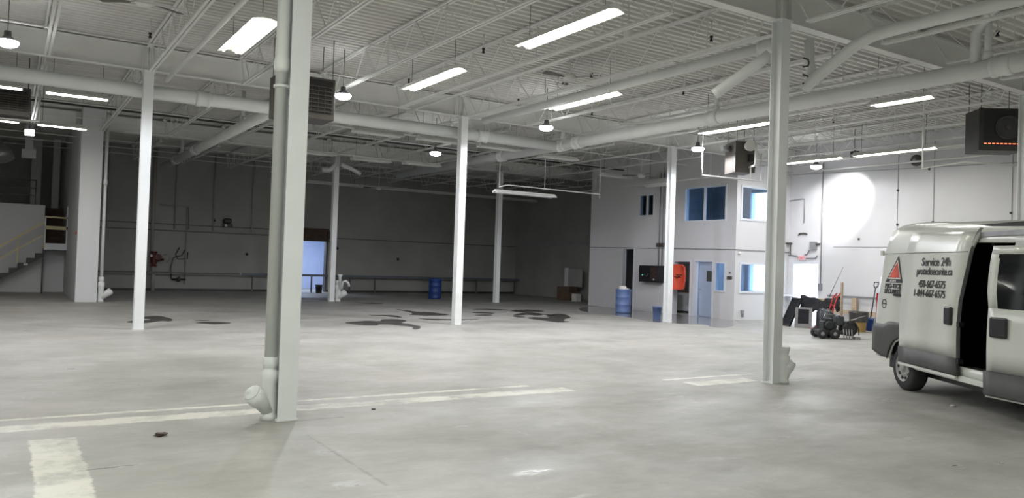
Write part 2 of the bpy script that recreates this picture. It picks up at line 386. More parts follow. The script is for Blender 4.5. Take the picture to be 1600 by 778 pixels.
# office doors
r = tag(bpy.data.objects.new('door_1', None), kind='structure'); C.objects.link(r)
MB().box(OX - .02, OX + .17, 19.87, 19.94, 0, 2.06).box(OX - .02, OX + .17, 20.78, 20.85, 0, 2.06).box(OX - .02, OX + .17, 19.94, 20.78, 1.99, 2.06).build('door_frame', M['trim'], r)
mt = Matrix.Translation((OX + 0.06, 19.94, 0)) @ Matrix.Rotation(math.radians(-9), 4, 'Z')
lf = MB(); lf.box(0, .045, 0, .40, .03, 1.98, mt).box(0, .045, .68, .76, .03, 1.98, mt).box(0, .045, .40, .68, .03, 1.2, mt).box(0, .045, .40, .68, 1.62, 1.98, mt)
mb = MB(); mb.box(0, .045, 0.0, .06, .03, 1.98, mt).box(0, .045, .06, .40, 1.66, 1.98, mt).box(0, .045, .06, .40, .03, 1.28, mt).box(0, .045, .40, .78, .03, 1.98, mt)
mb.build('door_leaf', M['daylitdoor'], r); lf.b.free()
MB().box(.01, .03, .06, .40, 1.28, 1.66, mt).build('door_window', M['clad'], r)
MB().tube(mt @ Vector((0, .70, .98)), mt @ Vector((-.06, .70, .98)), .02).build('door_handle', M['galv'], r)
r = tag(bpy.data.objects.new('door_2', None), kind='structure'); C.objects.link(r)
MB().box(OX - .02, OX + .17, 20.97, 21.03, 0, 2.03).box(OX - .02, OX + .17, 21.83, 21.89, 0, 2.03).box(OX - .02, OX + .17, 21.03, 21.83, 1.97, 2.03).build('door_frame', M['trim'], r)
r = tag(bpy.data.objects.new('door_3', None), kind='structure'); C.objects.link(r)
MB().box(OX - .02, OX + .17, 24.10, 24.15, 0, 2.48).box(OX - .02, OX + .17, 24.79, 24.90, 0, 2.48).box(OX - .02, OX + .17, 24.15, 24.79, 2.43, 2.48).build('door_frame', M['trim'], r)
r = tag(bpy.data.objects.new('door_4', None), kind='structure'); C.objects.link(r)
MB().box(X1 - .03, X1 + .27, 17.55, 17.63, 0, 2.1).box(X1 - .03, X1 + .27, 18.65, 18.73, 0, 2.1).box(X1 - .03, X1 + .27, 17.63, 18.65, 2.02, 2.1).build('door_frame', M['trim'], r)
# outward opened leaf of the exit
MB().box(X1 + .28, X1 + 1.2, 17.56, 17.61, 0.02, 2.02).build('door_leaf', M['trim'], r)
r = tag(bpy.data.objects.new('door_5', None), kind='structure'); C.objects.link(r)
MB().box(11.38, 11.46, Y1 - .03, Y1 + .27, 0, 2.5).box(13.04, 13.12, Y1 - .03, Y1 + .27, 0, 2.5).build('door_frame', M['jointdark'], r)
t = thing('office_fill_lamp', 'added bluish fill lamp inside the lower office', 'lamp', (22.6, 20.0, 2.7))  # added fill for the bluish light inside the office
MB().box(-.5, .5, -.07, .07, -.05, 0).build('housing', M['reflector'], t)
lamp('lamp_light', 'AREA', t, (0, 0, -.08), 14, (0.6, 0.75, 1.0), shape='RECTANGLE', size=.9, size_y=.1)
t = thing('kitchen_fill_lamp', 'added small fill lamp inside the office kitchenette', 'lamp', (22.6, 22.4, 2.7))  # added fill, keeps the kitchenette dimly lit
MB().lathe((0, 0, 0), (0, 0, -1), [(0, .12), (.04, .12), (.07, .08)]).build('lamp_shade', M['reflector'], t)
lamp('lamp_light', 'POINT', t, (0, 0, -.15), 5, (1, .95, .85), shadow_soft_size=.06)

# kitchenette counter seen through the doorway
t = thing('sink_counter', 'white kitchenette counter with dark top seen through the office doorway', 'counter', (22.55, 22.2, 0))
MB().box(-.25, .3, -.9, 1.2, .08, .80).build('cabinet', M['trim'], t)
MB().box(-.29, .32, -.92, 1.22, .80, .85).build('countertop', M['brown'], t)
MB().path([(0.15, -.1, .85), (0.15, -.1, 1.08), (0.10, -.1, 1.13), (-.05, -.1, 1.12), (-.06, -.1, 1.07)], .014).build('faucet', M['galv'], t)
MB().box(-.27, -.25, -.45, -.05, .12, .74).build('cabinet_door', M['trim'], t)
for k, (yy, h, m) in enumerate(((-.55, .18, 'paper'), (-.35, .24, 'galv'))):
    tag(MB().lathe((22.5, 22.2 + yy, .851), (22.5, 22.2 + yy, 2), [(0, .035), (h * .6, .035), (h * .75, .013), (h, .013)]).build('bottle', M[m]),
        ('white' if k == 0 else 'grey') + ' small bottle standing on the kitchenette counter', 'bottle')

# orange-red sled leaning by the office doorway
t = thing('plastic_sled', 'orange-red plastic sled hung upright beside the office kitchenette doorway', 'sled', (OX - .30, 21.31, 0.93), math.radians(6))
rows = []
for k, (z, w, o) in enumerate(((0, .26, .10), (.05, .33, .02), (.3, .36, 0), (.6, .37, 0), (.85, .35, .02), (.93, .28, .10))):
    rows.append([(-o * 1 - .10, -w, z), (-o, -w * .93, z), (-o + .02, 0, z), (-o, w * .93, z), (-o - .10, w, z)])
MB().grid(rows, True).build('hull', M['orange'], t, solid=.012)
MB().path([(-.02, -.12, .45), (-.04, -.05, .50), (-.03, .05, .42), (-.04, .14, .48)], .012).build('rope', M['black'], t)
MB().box(-.012, .0, -.17, .12, .52, .56).box(-.012, .0, -.05, .2, .46, .485).build('print', M['brown'], t)
MB().bar((.0, 0, .8), (.29, 0, .86), .03).build('hook', M['galv'], t)

# wall mounted screen-like panel
t = thing('electrical_cabinet', 'open black wall cabinet with wires and small lamps between slot and column', 'cabinet', (OX - .01, 22.9, 1.15))
MB().box(-.34, -.30, -.52, .52, 0, .64).box(-.30, 0, -.52, -.49, 0, .64).box(-.30, 0, .49, .52, 0, .64).box(-.30, 0, -.52, .52, .61, .64).box(-.30, 0, -.52, .52, 0, .03).build('case', M['black'], t)
MB().box(-.36, -.34, -.50, -.14, .05, .58).build('door', mat('dark_brown_panel', (.05, .03, .028), .5, var=.4, scale=12), t)
MB().path([(-.35, .42, .25), (-.37, .30, .22), (-.37, .18, .30), (-.37, .05, .20), (-.36, -.02, .33)], .008).build('wire', M['galv'], t)
MB().sphere((-.365, .3, .27), .018).build('green_lamp', mat('green_indicator', (.05, .4, .2), .4, emit=((.1, 1, .5), .6)), t)
MB().lathe((-.35, -.33, .1), (-1, -.33, .1), [(0, .05), (.03, .045), (.04, .01)]).build('dial', M['galv'], t)
# conduits down the office wall
t = thing('conduit_run', 'pair of grey conduits running down the office wall behind the column', 'conduit', (OX - .01, 22.6, 1.8))
MB().tube((-.04, .06, 0), (-.04, .06, 3.6), .02).build('conduit', M['galv'], t)
MB().tube((-.04, -.12, 0), (-.04, -.12, 3.6), .02).build('conduit', M['galv'], t)
MB().box(-.10, 0, .0, .16, .72, .86).box(-.10, 0, -.22, -.06, .72, .86).build('junction_box', M['heater'], t)
def disc_thing(name, label, cat, p, d, r, ln, m):
    q = Vector(p) + Vector(d) * ln
    return tag(MB().lathe(p, q, [(0, r), (ln * .7, r), (ln, r * .6)]).build(name, m), label, cat)
disc_thing('security_camera', 'small white round camera high on the office corner', 'camera', (21.36, OY, 2.31), (0, -1, 0), .05, .10, M['reflector'])
tag(MB().box(OX - .05, OX, 19.02, 19.22, 1.40, 1.50).box(OX - .02, OX, 19.09, 19.16, 1.60, 1.65).build('wall_switch', M['heater']), 'small grey switch box right of the narrow office window', 'switch')
tag(MB().box(21.54, 21.66, OY - .05, OY, .22, .34).box(21.57, 21.62, OY - .09, OY, .10, .22).build('wall_outlet', M['galv']), 'small outlet box low on the bright office front', 'outlet')

# exit wall fittings
t = thing('exit_sign', 'small red and white EXIT sign above the bright exit door', 'sign', (X1, 18.30, 2.15))
MB().box(-.05, 0, -.15, .15, 0, .17).build('sign_case', M['exitm'], t)
def text(name, body, parent, mtx, size, m, sx=1.0, off=0.0, ext=0.001, al='CENTER', wd=None):
    cu_ = bpy.data.curves.new(name, 'FONT'); cu_.body = body; cu_.size = size; cu_.align_x = al; cu_.extrude = ext; cu_.offset = off
    cu_.materials.append(m); o = bpy.data.objects.new(name, cu_); C.objects.link(o); o.parent = parent
    bpy.context.view_layer.update(); me = bpy.data.meshes.new_from_object(o.evaluated_get(bpy.context.evaluated_depsgraph_get()))
    bpy.data.objects.remove(o); o = bpy.data.objects.new(name, me); C.objects.link(o); o.parent = parent
    if wd: xs_ = [v.co.x for v in me.vertices]; sx = wd / (max(xs_) - min(xs_))
    o.matrix_local = mtx @ Matrix.Diagonal((sx, 1, 1, 1)); return o
def facing(origin, xdir, up=(0, 0, 1)):
    x = Vector(xdir).normalized(); y = Vector(up).normalized(); z = x.cross(y)
    return Matrix(((x.x, y.x, z.x, origin[0]), (x.y, y.y, z.y, origin[1]), (x.z, y.z, z.z, origin[2]), (0, 0, 0, 1)))
text('lettering', 'EXIT', t, facing((-.053, 0, .03), (0, -1, 0)), .15, M['exitr'], .85, .003)
t = thing('junction_box', 'grey electrical box on the bright wall right above the exit sign', 'electrical box', (X1, 17.82, 2.54))
MB().box(-.12, 0, -.12, .12, 0, .27).build('box_case', M['galv'], t)
MB().box(-.06, 0, -.24, -.12, .16, .22).build('fitting', M['heater'], t)
t = thing('conduit_run', 'thin vertical conduit on the bright wall right of the exit door', 'conduit', (X1, 17.52, 1.0))
MB().tube((-.03, 0, .2), (-.03, 0, 4.6), .018).build('conduit', M['galv'], t)
MB().box(-.09, 0, -.07, .07, .12, .35).build('switch_box', M['galv'], t)
t = thing('conduit_run', 'curving grey conduits above the exit door beside the sign', 'conduit', (X1, 18.3, 2.2))
MB().path([(-.03, .66, .14), (-.03, .22, .10), (-.03, .17, .05)], .022).build('conduit', M['galv'], t)
MB().path([(-.03, -.17, .02), (-.03, -.55, .03), (-.03, -.62, .12)], .022).build('conduit', M['galv'], t)
MB().path([(-.03, -.10, .14), (-.03, -.22, .18), (-.03, -.27, .32)], .022).build('conduit', M['galv'], t)
t = thing('conduit_run', 'short bent conduit high above the exit sign', 'conduit', (X1, 18.3, 3.05))
MB().path([(-.03, .18, 0), (-.03, .12, .06), (-.03, -.12, .06), (-.03, -.18, .02)], .03).build('conduit', M['heater'], t)
t = thing('conduit_run', 'thin rectangular conduit loop high beside the office corner', 'conduit', (X1, 18.6, 3.5))
MB().path([(-.03, .35, .80), (-.03, -.30, .86), (-.03, -.34, .80), (-.03, -.34, .0)], .014).build('conduit', M['galv'], t)
t = thing('wall_bracket', 'grey bracket shelf at the inner corner left of the exit', 'bracket', (X1, 18.82, 2.6))
MB().box(-.2, 0, -.07, .07, .14, .18).build('shelf', M['heater'], t)
MB().bar((-.02, 0, -.3), (-.02, 0, .2), .03).build('post', M['heater'], t)
for k, (y, z) in enumerate(((14.76, 4.45), (14.75, 3.35), (13.60, 3.4), (12.0, 3.3), (11.35, 3.6), (16.1, 2.9), (14.5, 3.1), (13.75, 5.05))):
    tag(MB().lathe((X1, y, z), (X1 - 1, y, z), [(0, .04), (.03, .035), (.04, .01)]).build('wall_anchor', M['heater']),
        ['dark bolt on the first seam right of the bright spot, upper', 'dark bolt on the first seam right of the bright spot, lower', 'dark bolt on the second wall seam above the van',
         'dark bolt on plain wall above the van roof', 'dark bolt on the seam nearest the right column', 'dark bolt low left of the first wall seam', 'dark bolt right below the first wall seam', 'dark bolt high between the two wall seams'][k], 'bolt')
t = thing('wall_vent_fan', 'round grey exhaust fan high on the bright wall', 'fan', (X1, 14.15, 5.35))
MB().lathe((0, 0, 0), (-1, 0, 0), [(0, .18), (.08, .18), (.12, .12)]).build('housing', M['heater'], t)
MB().lathe((-.12, 0, 0), (-1, 0, 0), [(0, .07), (.05, .05)]).build('hub', M['galv'], t)
# timber guard rail against the bright wall
t = thing('guard_rail', 'low timber guard rail along the bright wall behind the shovels', 'rail', (X1 - .12, 15.4, 0))
MB().bar((0, -3.4, .95), (0, 1.75, .95), .05, .07).build('top_rail', M['galv'], t)
MB().bar((0, -3.4, .42), (0, 1.75, .44), .04, .14).build('bottom_rail', M['wood'], t)
for y in (.72, -.9, -2.5): MB().box(-.04, .04, y - .09, y + .09, 0, .93).build('post', M['wood'], t)
t = thing('steel_table', 'pale steel table in the corner left of the exit door', 'table', (X1 - .4, 18.76, 0))
MB().box(-.4, .35, -.09, .09, .86, .90).build('tabletop', M['trim'], t)
for x in (-.37, .32): MB().box(x, x + .03, -.07, -.04, 0, .86).build('leg', M['trim'], t)

# ------------------------------------------------------------------ roof structure
ROWS = [(-2.3, 8.2), (8.2, 18.75), (18.75, 29.2), (29.2, 37.1)]
ROWN = ['roof bay nearest the camera', 'roof bay just past the two near columns', 'roof bay over the middle of the hall', 'rearmost dark roof bay']
COLX = [-5.2, 2.45, 10.1, 17.8, 24.0]
ORD = ['first', 'second', 'third', 'fourth', 'fifth', 'sixth', 'seventh', 'eighth', 'ninth', 'tenth', 'eleventh', 'twelfth', 'thirteenth', 'fourteenth', 'fifteenth', 'sixteenth']
jx = [2.45 + 1.917 * i for i in range(-2, 11)] + [23.3]
jx.sort(reverse=True)
for row, (ya, yb_) in enumerate(ROWS):
    a, b = ya + 0.12, yb_ - 0.12; L_ = b - a; proto = None
    for i, x in enumerate(jx):
        if row == 0 and x < 6: continue
        if row == 3 and x < 2: continue
        lab = '%s roof joist from the right wall, %s' % (ORD[i], ROWN[row])
        if proto is None:
            t = proto = thing('roof_joist', lab, 'joist', (x, a, 5.5), 0, 'open web roof joists'); j = t
            mb = MB()
            for s in (-1, 1): mb.box(s * .035 - .022, s * .035 + .022, 0, L_, .655, .69)
            mb.build('top_chord', M['steel'], j)
            mb = MB()
            for s in (-1, 1): mb.box(s * .035 - .022, s * .035 + .022, .35, L_ - .35, 0, .035)
            mb.build('bottom_chord', M['steel'], j)
            mb = MB(); n = int(L_ / .62); st = (L_ - .5) / n
            for k in range(n):
                y0 = .25 + k * st; up = k % 2 == 0
                mb.bar((0, y0, .67 if up else .02), (0, y0 + st, .02 if up else .67), .015)
                if not up: mb.bar((0, y0 + st, .02), (0, y0 + st, .67), .016) if k % 4 == 1 else None
            mb.bar((0, 0, .67), (0, .38, .02), .025).bar((0, L_, .67), (0, L_ - .38, .02), .025)
            mb.build('web', M['steel'], j)
            MB().box(-.06, .06, -.04, .12, .60, .655).build('bearing_seat', M['steel'], j)
            MB().box(-.06, .06, L_ - .12, L_ + .04, .60, .655).build('bearing_seat', M['steel'], j)
        else: dup(proto, (x, a, 5.5), label=lab)
COLN = ['left of the left column', 'between the left and middle columns', 'between the middle and right columns', 'from the right column to the bright wall']
for row, gy in enumerate((8.2, 18.75, 29.2)):
    for i in range(4):
        if i == 0 and row == 0: continue
        xa, xb = COLX[i], COLX[i + 1]
        if row == 2 and i == 0: xb = 1.87
        if row == 2 and i == 1: xa = 2.52
        t = thing('steel_girder', 'white steel roof girder %s in the %s row' % (COLN[i], ['nearest', 'middle', 'rear'][row]), 'girder', (xa, gy, 5.6), 0, 'white roof girders')
        w = xb - xa - .01
        MB().box(.01, w, -.006, .006, .012, .51).build('web', M['steel'], t)
        MB().box(.01, w, -.09, .09, 0, .014).build('bottom_flange', M['steel'], t)
        MB().box(.01, w, -.09, .09, .506, .52).build('top_flange', M['steel'], t)
        for s in (0.12, w - .12): MB().box(s - .005, s + .005, -.085, .085, .014, .506).build('stiffener', M['steel'], t)
# bridging rods across the joists
for row, (ya, yb_) in enumerate(ROWS):
    for k, f in enumerate((.25, .5, .75)):
        y = ya + (yb_ - ya) * f
        if row == 0 and f < .5: continue
        tag(MB().box(-1.4 if row else 5, 23.95, y - .012, y + .012, 5.545, 5.57).build('bridging_bar', M['steel']),
            'thin bridging bar across the joists, %s line, %s' % (ORD[k], ROWN[row]), 'bridging', 'bridging bars')

# ------------------------------------------------------------------ columns
def column(x, y, label, rz=0, h=5.6):
    t = thing('steel_column', label, 'column', (x, y, 0), rz, 'white steel columns')
    MB().box(-.1, .1, -.1, -.088, .016, h - .02).box(-.1, .1, .088, .1, .016, h - .02).box(-.005, .005, -.088, .088, .016, h - .02).build('shaft', M['column'], t)
    MB().box(-.11, .11, -.11, .11, 0, .016).build('base_plate', M['column'], t)
    MB().box(-.14, .14, -.12, .12, h - .02, h - .001).build('cap_plate', M['column'], t)
    return t
column(2.50, 8.22, 'big white steel column nearest the camera with pipe beside it')
column(10.0, 8.13, 'white steel column in front of the office front face')
column(2.46, 18.78, 'white steel column at far left beyond the nearest one')
column(10.27, 18.77, 'white steel column at the centre among the damp patches')
column(17.85, 18.65, 'white steel column beside the orange-red sled, brightly lit edge')
column(10.62, 29.5, 'far white steel column beside the rear doorway')
column(17.7, 28.9, 'farthest white steel column before the dark rear wall')
column(17.86, 8.2, 'white steel column at the right edge behind the van')

def wye(t, x, y, z0, r, ang, tilt=45, k=1.0, part='cleanout'):
    """pipe fitting with an inclined branch closed by a cap"""
    d = Vector((math.cos(ang) * math.sin(math.radians(tilt)), math.sin(ang) * math.sin(math.radians(tilt)), math.cos(math.radians(tilt))))
    p = Vector((x, y, z0 + .10 * k)); e = p + d * (.30 * k)
    mb = MB(); mb.lathe((x, y, z0), (x, y, 9), [(0, r * 1.35), (.05 * k, r * 1.35), (.07 * k, r * 1.15), (.14 * k, r * 1.3), (.38 * k, r * 1.25), (.41 * k, r * 1.45), (.50 * k, r * 1.45), (.51 * k, r * 1.1), (.54 * k, r * 1.1), (.55 * k, r * 1.25), (.64 * k, r * 1.25), (.65 * k, r)])
    mb.lathe(p, e, [(0, r * 1.2), (.14 * k, r * 1.25), (.19 * k, r * 1.55), (.30 * k, r * 1.55)])
    o = mb.build(part, M['pvc'], t)
    MB().lathe(e, e + d, [(0, r * 1.45), (.012, r * 1.4), (.02, r * 1.1), (.024, r * .9), (.03, r * .35), (.04, r * .3)]).build('cleanout_cap', M['pvc'], o)
    return o
# drain pipes
t = thing('drain_pipe', 'white vertical drain pipe against the nearest column with capped cleanout', 'pipe', (2.345, 8.25, 0))
wye(t, 0, 0, 0, .062, math.radians(205), 48, 1.0)
MB().lathe((0, 0, .6), (0, 0, 9), [(0, .062), (3.6 - .6, .062), (3.6 - .6, .075), (3.6 - .56, .08), (3.74 - .6, .08), (3.76 - .6, .068), (6.1 - .6, .068)]).build('riser', M['pvc'], t)
MB().lathe((0, 0, 3.44), (0, 0, 9), [(0, .078), (.03, .078)]).bar((0, -.07, 3.455), (.1, -.04, 3.455), .012, .03).build('pipe_clamp', M['pvc'], t)
t = thing('drain_pipe', 'short dull cleanout pipe at the foot of the column before the office', 'pipe', (10.14, 8.02, 0))
wye(t, 0, 0, 0, .06, math.radians(-30), 22, .85)
mb = MB(); mb.tube((0, 0, .5), (0, 0, .56), .085, 8)
mb.build('coupling', M['pvc'], t)
t = thing('drain_pipe', 'white pipe stub and elbows at the foot of the far column', 'pipe', (10.85, 29.4, 0))
wye(t, 0, 0, 0, .08, math.radians(-28), 48, 1.25)
MB().path([(.12, -.02, .48), (.16, -.04, .75), (.26, -.10, .80), (.36, -.14, .70), (.38, -.16, .58)], .05).build('elbow', M['pvc'], t)
MB().lathe((.02, -.12, .5), (.0, -.16, 1.1), [(0, .04), (.45, .06), (.5, .09), (.55, .09)]).build('stub', M['pvc'], t)
t = thing('drain_pipe', 'white drain riser with angled cleanout beside the boxed pillar', 'pipe', (2.62, 28.72, 0))
wye(t, 0, 0, 0, .07, math.radians(-10), 50, 1.25)
MB().tube((0, 0, .6), (0, 0, 5.9), .05).tube((0, 0, 3.8), (0, 0, 3.95), .07).build('riser', M['pvc'], t)

# ------------------------------------------------------------------ big ducts and pipes under the roof
def hpipe(label, p, q, r, collars=(), stubs=(), name='overhead_pipe', m=None, ends=True):
    p, q = Vector(p), Vector(q); t = thing(name, label, 'pipe', p); L_ = (q - p).length; d = (q - p).normalized(); m = m or M['pvc']
    MB().tube((0, 0, 0), q - p, r, 20).build('pipe_body', m, t)
    for c in collars:
        a = d * c; MB().lathe(a, a + d, [(0, r + .02), (.05, r + .03), (.10, r + .03), (.12, r + .015), (.26, r + .015), (.27, r + .03), (.32, r + .03)], 20).build('collar', m, t)
    for c, h in stubs:
        a = d * c; MB().tube(a, a + Vector((0, 0, h)), .055).lathe(a + Vector((0, 0, r - .01)), a + Vector((0, 0, 1)), [(0, .08), (.12, .08), (.14, .06)]).build('riser_stub', m, t)
    return t
PZ = 5.22
hpipe('thick white storm pipe crossing the hall from the left to the pipe junction', (-6.0, 18.98 + .15, PZ), (13.6, 19.13, PZ), .155, (9.5, 16.9), ())
hpipe('thick white storm pipe running rearward and forward on the right of the centre column', (13.7, -2.0, PZ), (13.7, 30.5, PZ), .15, (8.5, 14.8, 20.0, 20.75, 24.1), ((8.9, .95), (14.9, .95), (20.9, .95), (24.3, .95)))
hpipe('white storm pipe running to the dark rear left of the hall', (5.35, 19.4, PZ), (5.35, 35.5, PZ), .14, (9.2, 13), ((3, .95), (12, .95)))
hpipe('white pipe along the joist ending at the column before the office', (10.42, 8.35, 5.40), (10.42, 17.9, 5.40), .095, (0.2,), ())
hpipe('white pipe beside the left column joists, ending in mid air', (2.75, 8.6, 5.36), (2.75, 18.3, 5.36), .045, (), (), m=M['steel'])
t = thing('roof_drain_pipe', 'thick white roof drain pipe bending down to the column before the office', 'pipe', (10.45, 8.0, 0))
MB().path([(.35, -6, 5.30), (.35, -1.2, 5.30), (.34, -.9, 5.28), (.28, -.62, 5.16), (.05, -.12, 4.72), (-.02, .02, 4.60)], .09, 16).build('pipe_body', M['pvc'], t)
MB().path([(.45, .3, 5.5), (.45, .28, 5.1), (.40, .2, 4.98), (.12, .02, 4.72), (.02, -.02, 4.6)], .08, 14).build('branch_pipe', M['pvc'], t)
for z, x in ((4.98, -.12), (4.72, -.12)): MB().path([(x + .02, -.02, z + .07), (x + .1, -.05, z + .05), (x + .12, -.05, z), (x + .1, -.05, z - .05), (x + .02, -.02, z - .07)], .014).build('pipe_clamp', M['dark'], t)
t = thing('roof_drain_pipe', 'angled white drain elbow left of the column before the office', 'pipe', (10.0, 8.5, 4.6))
MB().path([(.10, -.08, .55), (.02, .1, .42), (-.30, .60, .02), (-.34, .66, -.03)], .09, 14).build('pipe_body', M['pvc'], t)
t = thing('roof_drain_pipe', 'white pipe elbow dropping to the storm pipe at the right edge', 'pipe', (13.7, 5.6, PZ))
MB().path([(0, 1.5, .1), (0, 1.5, .62), (.0, 1.4, .76), (-.2, 1.2, .85), (-1.2, .3, .9)], .085, 14).build('pipe_body', M['pvc'], t)
# thin sprinkler and gas lines
def thin(label, pts, r=.02, name='sprinkler_pipe', m=None, drops=()):
    o = Vector(pts[0]); t = thing(name, label, 'pipe', o)
    MB().path([Vector(p) - o for p in pts], r, 8).build('pipe_body', m or M['steel'], t)
    for x, y, z0, z1 in drops: MB().tube(Vector((x, y, z0)) - o, Vector((x, y, z1)) - o, .012, 6).build('hanger', M['steel'], t)
    return t
thin('thin white pipe with hanger box running between the big tube lights', [(8.42, 9.1, 5.45), (8.42, 18.4, 5.45)], .03, drops=((8.42, 9.9, 5.45, 6.2),))
tag(MB().box(8.38, 8.46, 9.83, 9.97, 5.44, 5.58).build('conduit_box', M['reflector']), 'small white box hanging on the thin overhead pipe', 'electrical box')
thin('thin white gas pipe along the front edge of the middle roof bay', [(5.8, 20.9, 5.3), (13.3, 20.9, 5.3)], .022, drops=((6, 20.9, 5.3, 6.2), (13, 20.9, 5.3, 6.2)))
thin('thin white sprinkler pipe over the rear half of the hall', [(3, 27.6, 5.45), (20.8, 27.6, 5.45)], .03)
thin('thin white pipe under the far right joists', [(21.9, 7.5, 5.35), (21.9, 18.6, 5.35)], .03)
thin('thin white pipe close to the bright wall top', [(23.5, 6, 5.25), (23.5, 18.7, 5.25)], .03)
thin('thin white pipe above the office side windows', [(20.6, 19.2, 4.95), (20.6, 27, 4.85)], .025, drops=((20.6, 19.6, 4.94, 6.2), (20.6, 26, 4.86, 6.2)))
thin('dark cable tray line over the middle bay', [(-1, 24.7, 5.62), (21, 24.7, 5.62)], .03, 'cable_run', M['dark'])
thin('upper dark cable beside the cable tray line', [(-1, 24.9, 5.72), (21, 24.9, 5.72)], .015, 'cable_run', M['dark'])
thin('suspended gas pipe frame in front of the far column', [(11.9, 19.5, 4.62)][:0] + [(13.76, 22.5, 4.23), (14.1, 22.5, 4.32), (18.03, 22.5, 4.30), (18.03, 22.5, 4.15)], .022, 'gas_pipe',
     drops=((13.76, 22.5, 4.23, 6.2), (15.6, 22.5, 4.31, 6.2), (18.03, 22.5, 4.2, 6.2)))
for k, (x, y) in enumerate([(2.18, 16.67), (7.76, 13.46), (10.55, 10.11), (13.32, 13.6), (10.63, 13.68), (13.36, 10.1), (18.84, 13.5), (7.75, 16.87), (0.88, 19.6), (10.9, 17.03), (13.33, 17.08), (14.0, 6.9)]):
    where = ['beside the left column', 'above the second tube light', 'left of the column before the office', 'under the deck above the storm pipe', 'left of the third tube light', 'right of the column before the office',
             'near the far right tube lights', 'left of the small tube light end', 'above the far left strip lamps', 'near the end of the third tube light', 'behind the storm pipe collar', 'at the top right under the deck'][k]
    t = thing('sprinkler', 'tiny black sprinkler ' + where, 'sprinkler', (x, y, 5.84), 0, 'black sprinkler heads')
    MB().tube((0, 0, .06), (0, 0, .35), .012, 8).build('stem', M['steel'], t)
    MB().lathe((0, 0, -.03), (0, 0, 1), [(0, .03), (.03, .03), (.035, .018), (.06, .018), (.065, .03), (.10, .03)], 10).build('body', M['black'], t)

# ------------------------------------------------------------------ lamps
def fixture(x, y, z, L_, label, along='y', lit=True, power=0.0, group='hanging tube light fixtures', hang=True, w=.16, col=None):
    """industrial reflector with two tubes, hung by wires; the length runs along local y"""
    t = thing('tube_light', label, 'light fixture', (x, y, z), 0 if along == 'y' else -PI / 2, group)
    h = L_ / 2
    MB().box(-.06, .06, -h, h, .02, .10).build('housing', M['reflector'], t, bevel=.008)
    rows = [[(-w, s * h, -.02), (-w * .88, s * h, .03), (-.06, s * h, .055), (0, s * h, .03), (.06, s * h, .055), (w * .88, s * h, .03), (w, s * h, -.02)] for s in (-1, 1)]
    MB().grid(rows, False).build('reflector', M['reflector'], t, solid=.006)
    for s in (-1, 1):
        MB().poly([(-w, s * h, -.02), (-w * .8, s * h, .05), (-.05, s * h, .075), (.05, s * h, .075), (w * .8, s * h, .05), (w, s * h, -.02), (.6 * w, s * h, .0), (0, s * h, .03), (-.6 * w, s * h, .0)], (0, s * .008, 0)).build('end_cap', M['reflector'], t)
    n = 2 if L_ > 2 else 1
    for s in (-1, 1):
        for k in range(n):
            a = -h + .04 + k * (L_ / n); b = a + L_ / n - .08
            MB().tube((s * w * .52, a, -.005), (s * w * .52, b, -.005), .019, 10).build('tube', M['tube'] if lit else M['tubeoff'], t)
    if hang:
        for s in (-.8, .8): MB().tube((0, s * h, .10), (0, s * h, HZ - z), .005, 6).build('hanger', M['dark'], t)
    if lit: lamp('lamp_light', 'AREA', t, (0, 0, -.05), power, col or TUBE_COL, shape='RECTANGLE', size=w * 1.8, size_y=L_ * .95)
    return t
fixture(7.12, 9.87, 5.32, 2.44, 'largest bright tube light near the top centre of the photo', power=P_TUBE8)
fixture(7.30, 14.75, 5.44, 2.44, 'bright tube light left of centre, second along its row', power=P_TUBE8)
fixture(10.95, 14.4, 5.44, 2.44, 'bright tube light right of centre near the small round lamp', power=P_TUBE8)
fixture(3.28, 13.7, 5.37, 2.44, 'very bright wide tube light left of the nearest column top', power=P_TUBE8, w=.22)
fixture(14.95, 9.2, 5.20, 1.22, 'short tube light glowing behind the storm pipe on the right', power=P_TUBE4)
fixture(14.95, 13.4, 5.20, 2.44, 'tube light above the hanging heater, left of the office column', power=P_TUBE8)
fixture(21.3, 16.2, 5.25, 2.44, 'tube light by the bright wall, left one of the pair', power=P_TUBE8 * .6)
fixture(21.3, 13.3, 5.25, 2.44, 'tube light by the bright wall, right one of the pair', power=P_TUBE8 * .6)
fixture(1.22, 20.22, 5.12, 1.22, 'four foot strip lamp lit under the white pipe at far left', 'x', power=P_TUBE4)
fixture(-.45, 20.2, 5.12, 1.22, 'four foot strip lamp lit at the left edge above the heater', 'x', power=P_TUBE4)
fixture(1.2, 25.7, 5.12, 1.22, 'lower four foot strip lamp lit left of the boxed pillar', 'x', power=P_TUBE4)
fixture(-.45, 25.7, 5.12, 1.22, 'lower four foot strip lamp at the left edge below the heater', 'x', power=P_TUBE4)
for k, (x, y, s) in enumerate(((8.55, 20.5, 'just right of the hanging heater'), (10.45, 20.4, 'left of the centre column'), (12.45, 20.4, 'right of the centre column under the storm pipe'), (15.0, 20.9, 'below the pipe junction'),
                               (8.6, 26.0, 'between nearest and far column'), (10.75, 26.3, 'right above the far column'), (12.6, 26.0, 'right of the far column'), (19.6, 23.5, 'before the office fan'))):
    fixture(x, y, 5.15, 1.45, 'unlit strip lamp ' + s, 'x', False)
for k in range(5):
    fixture(12.5 + 2.5 * k, 34.95 + .0 * k, 5.02, 2.44, 'unlit long strip lamp, %s from the left in the rear row' % ORD[k], 'x', False)
fixture(14.87, 22.6, 4.05, 2.44, 'unlit eight foot strip lamp hung low before the farthest column', 'x', False)
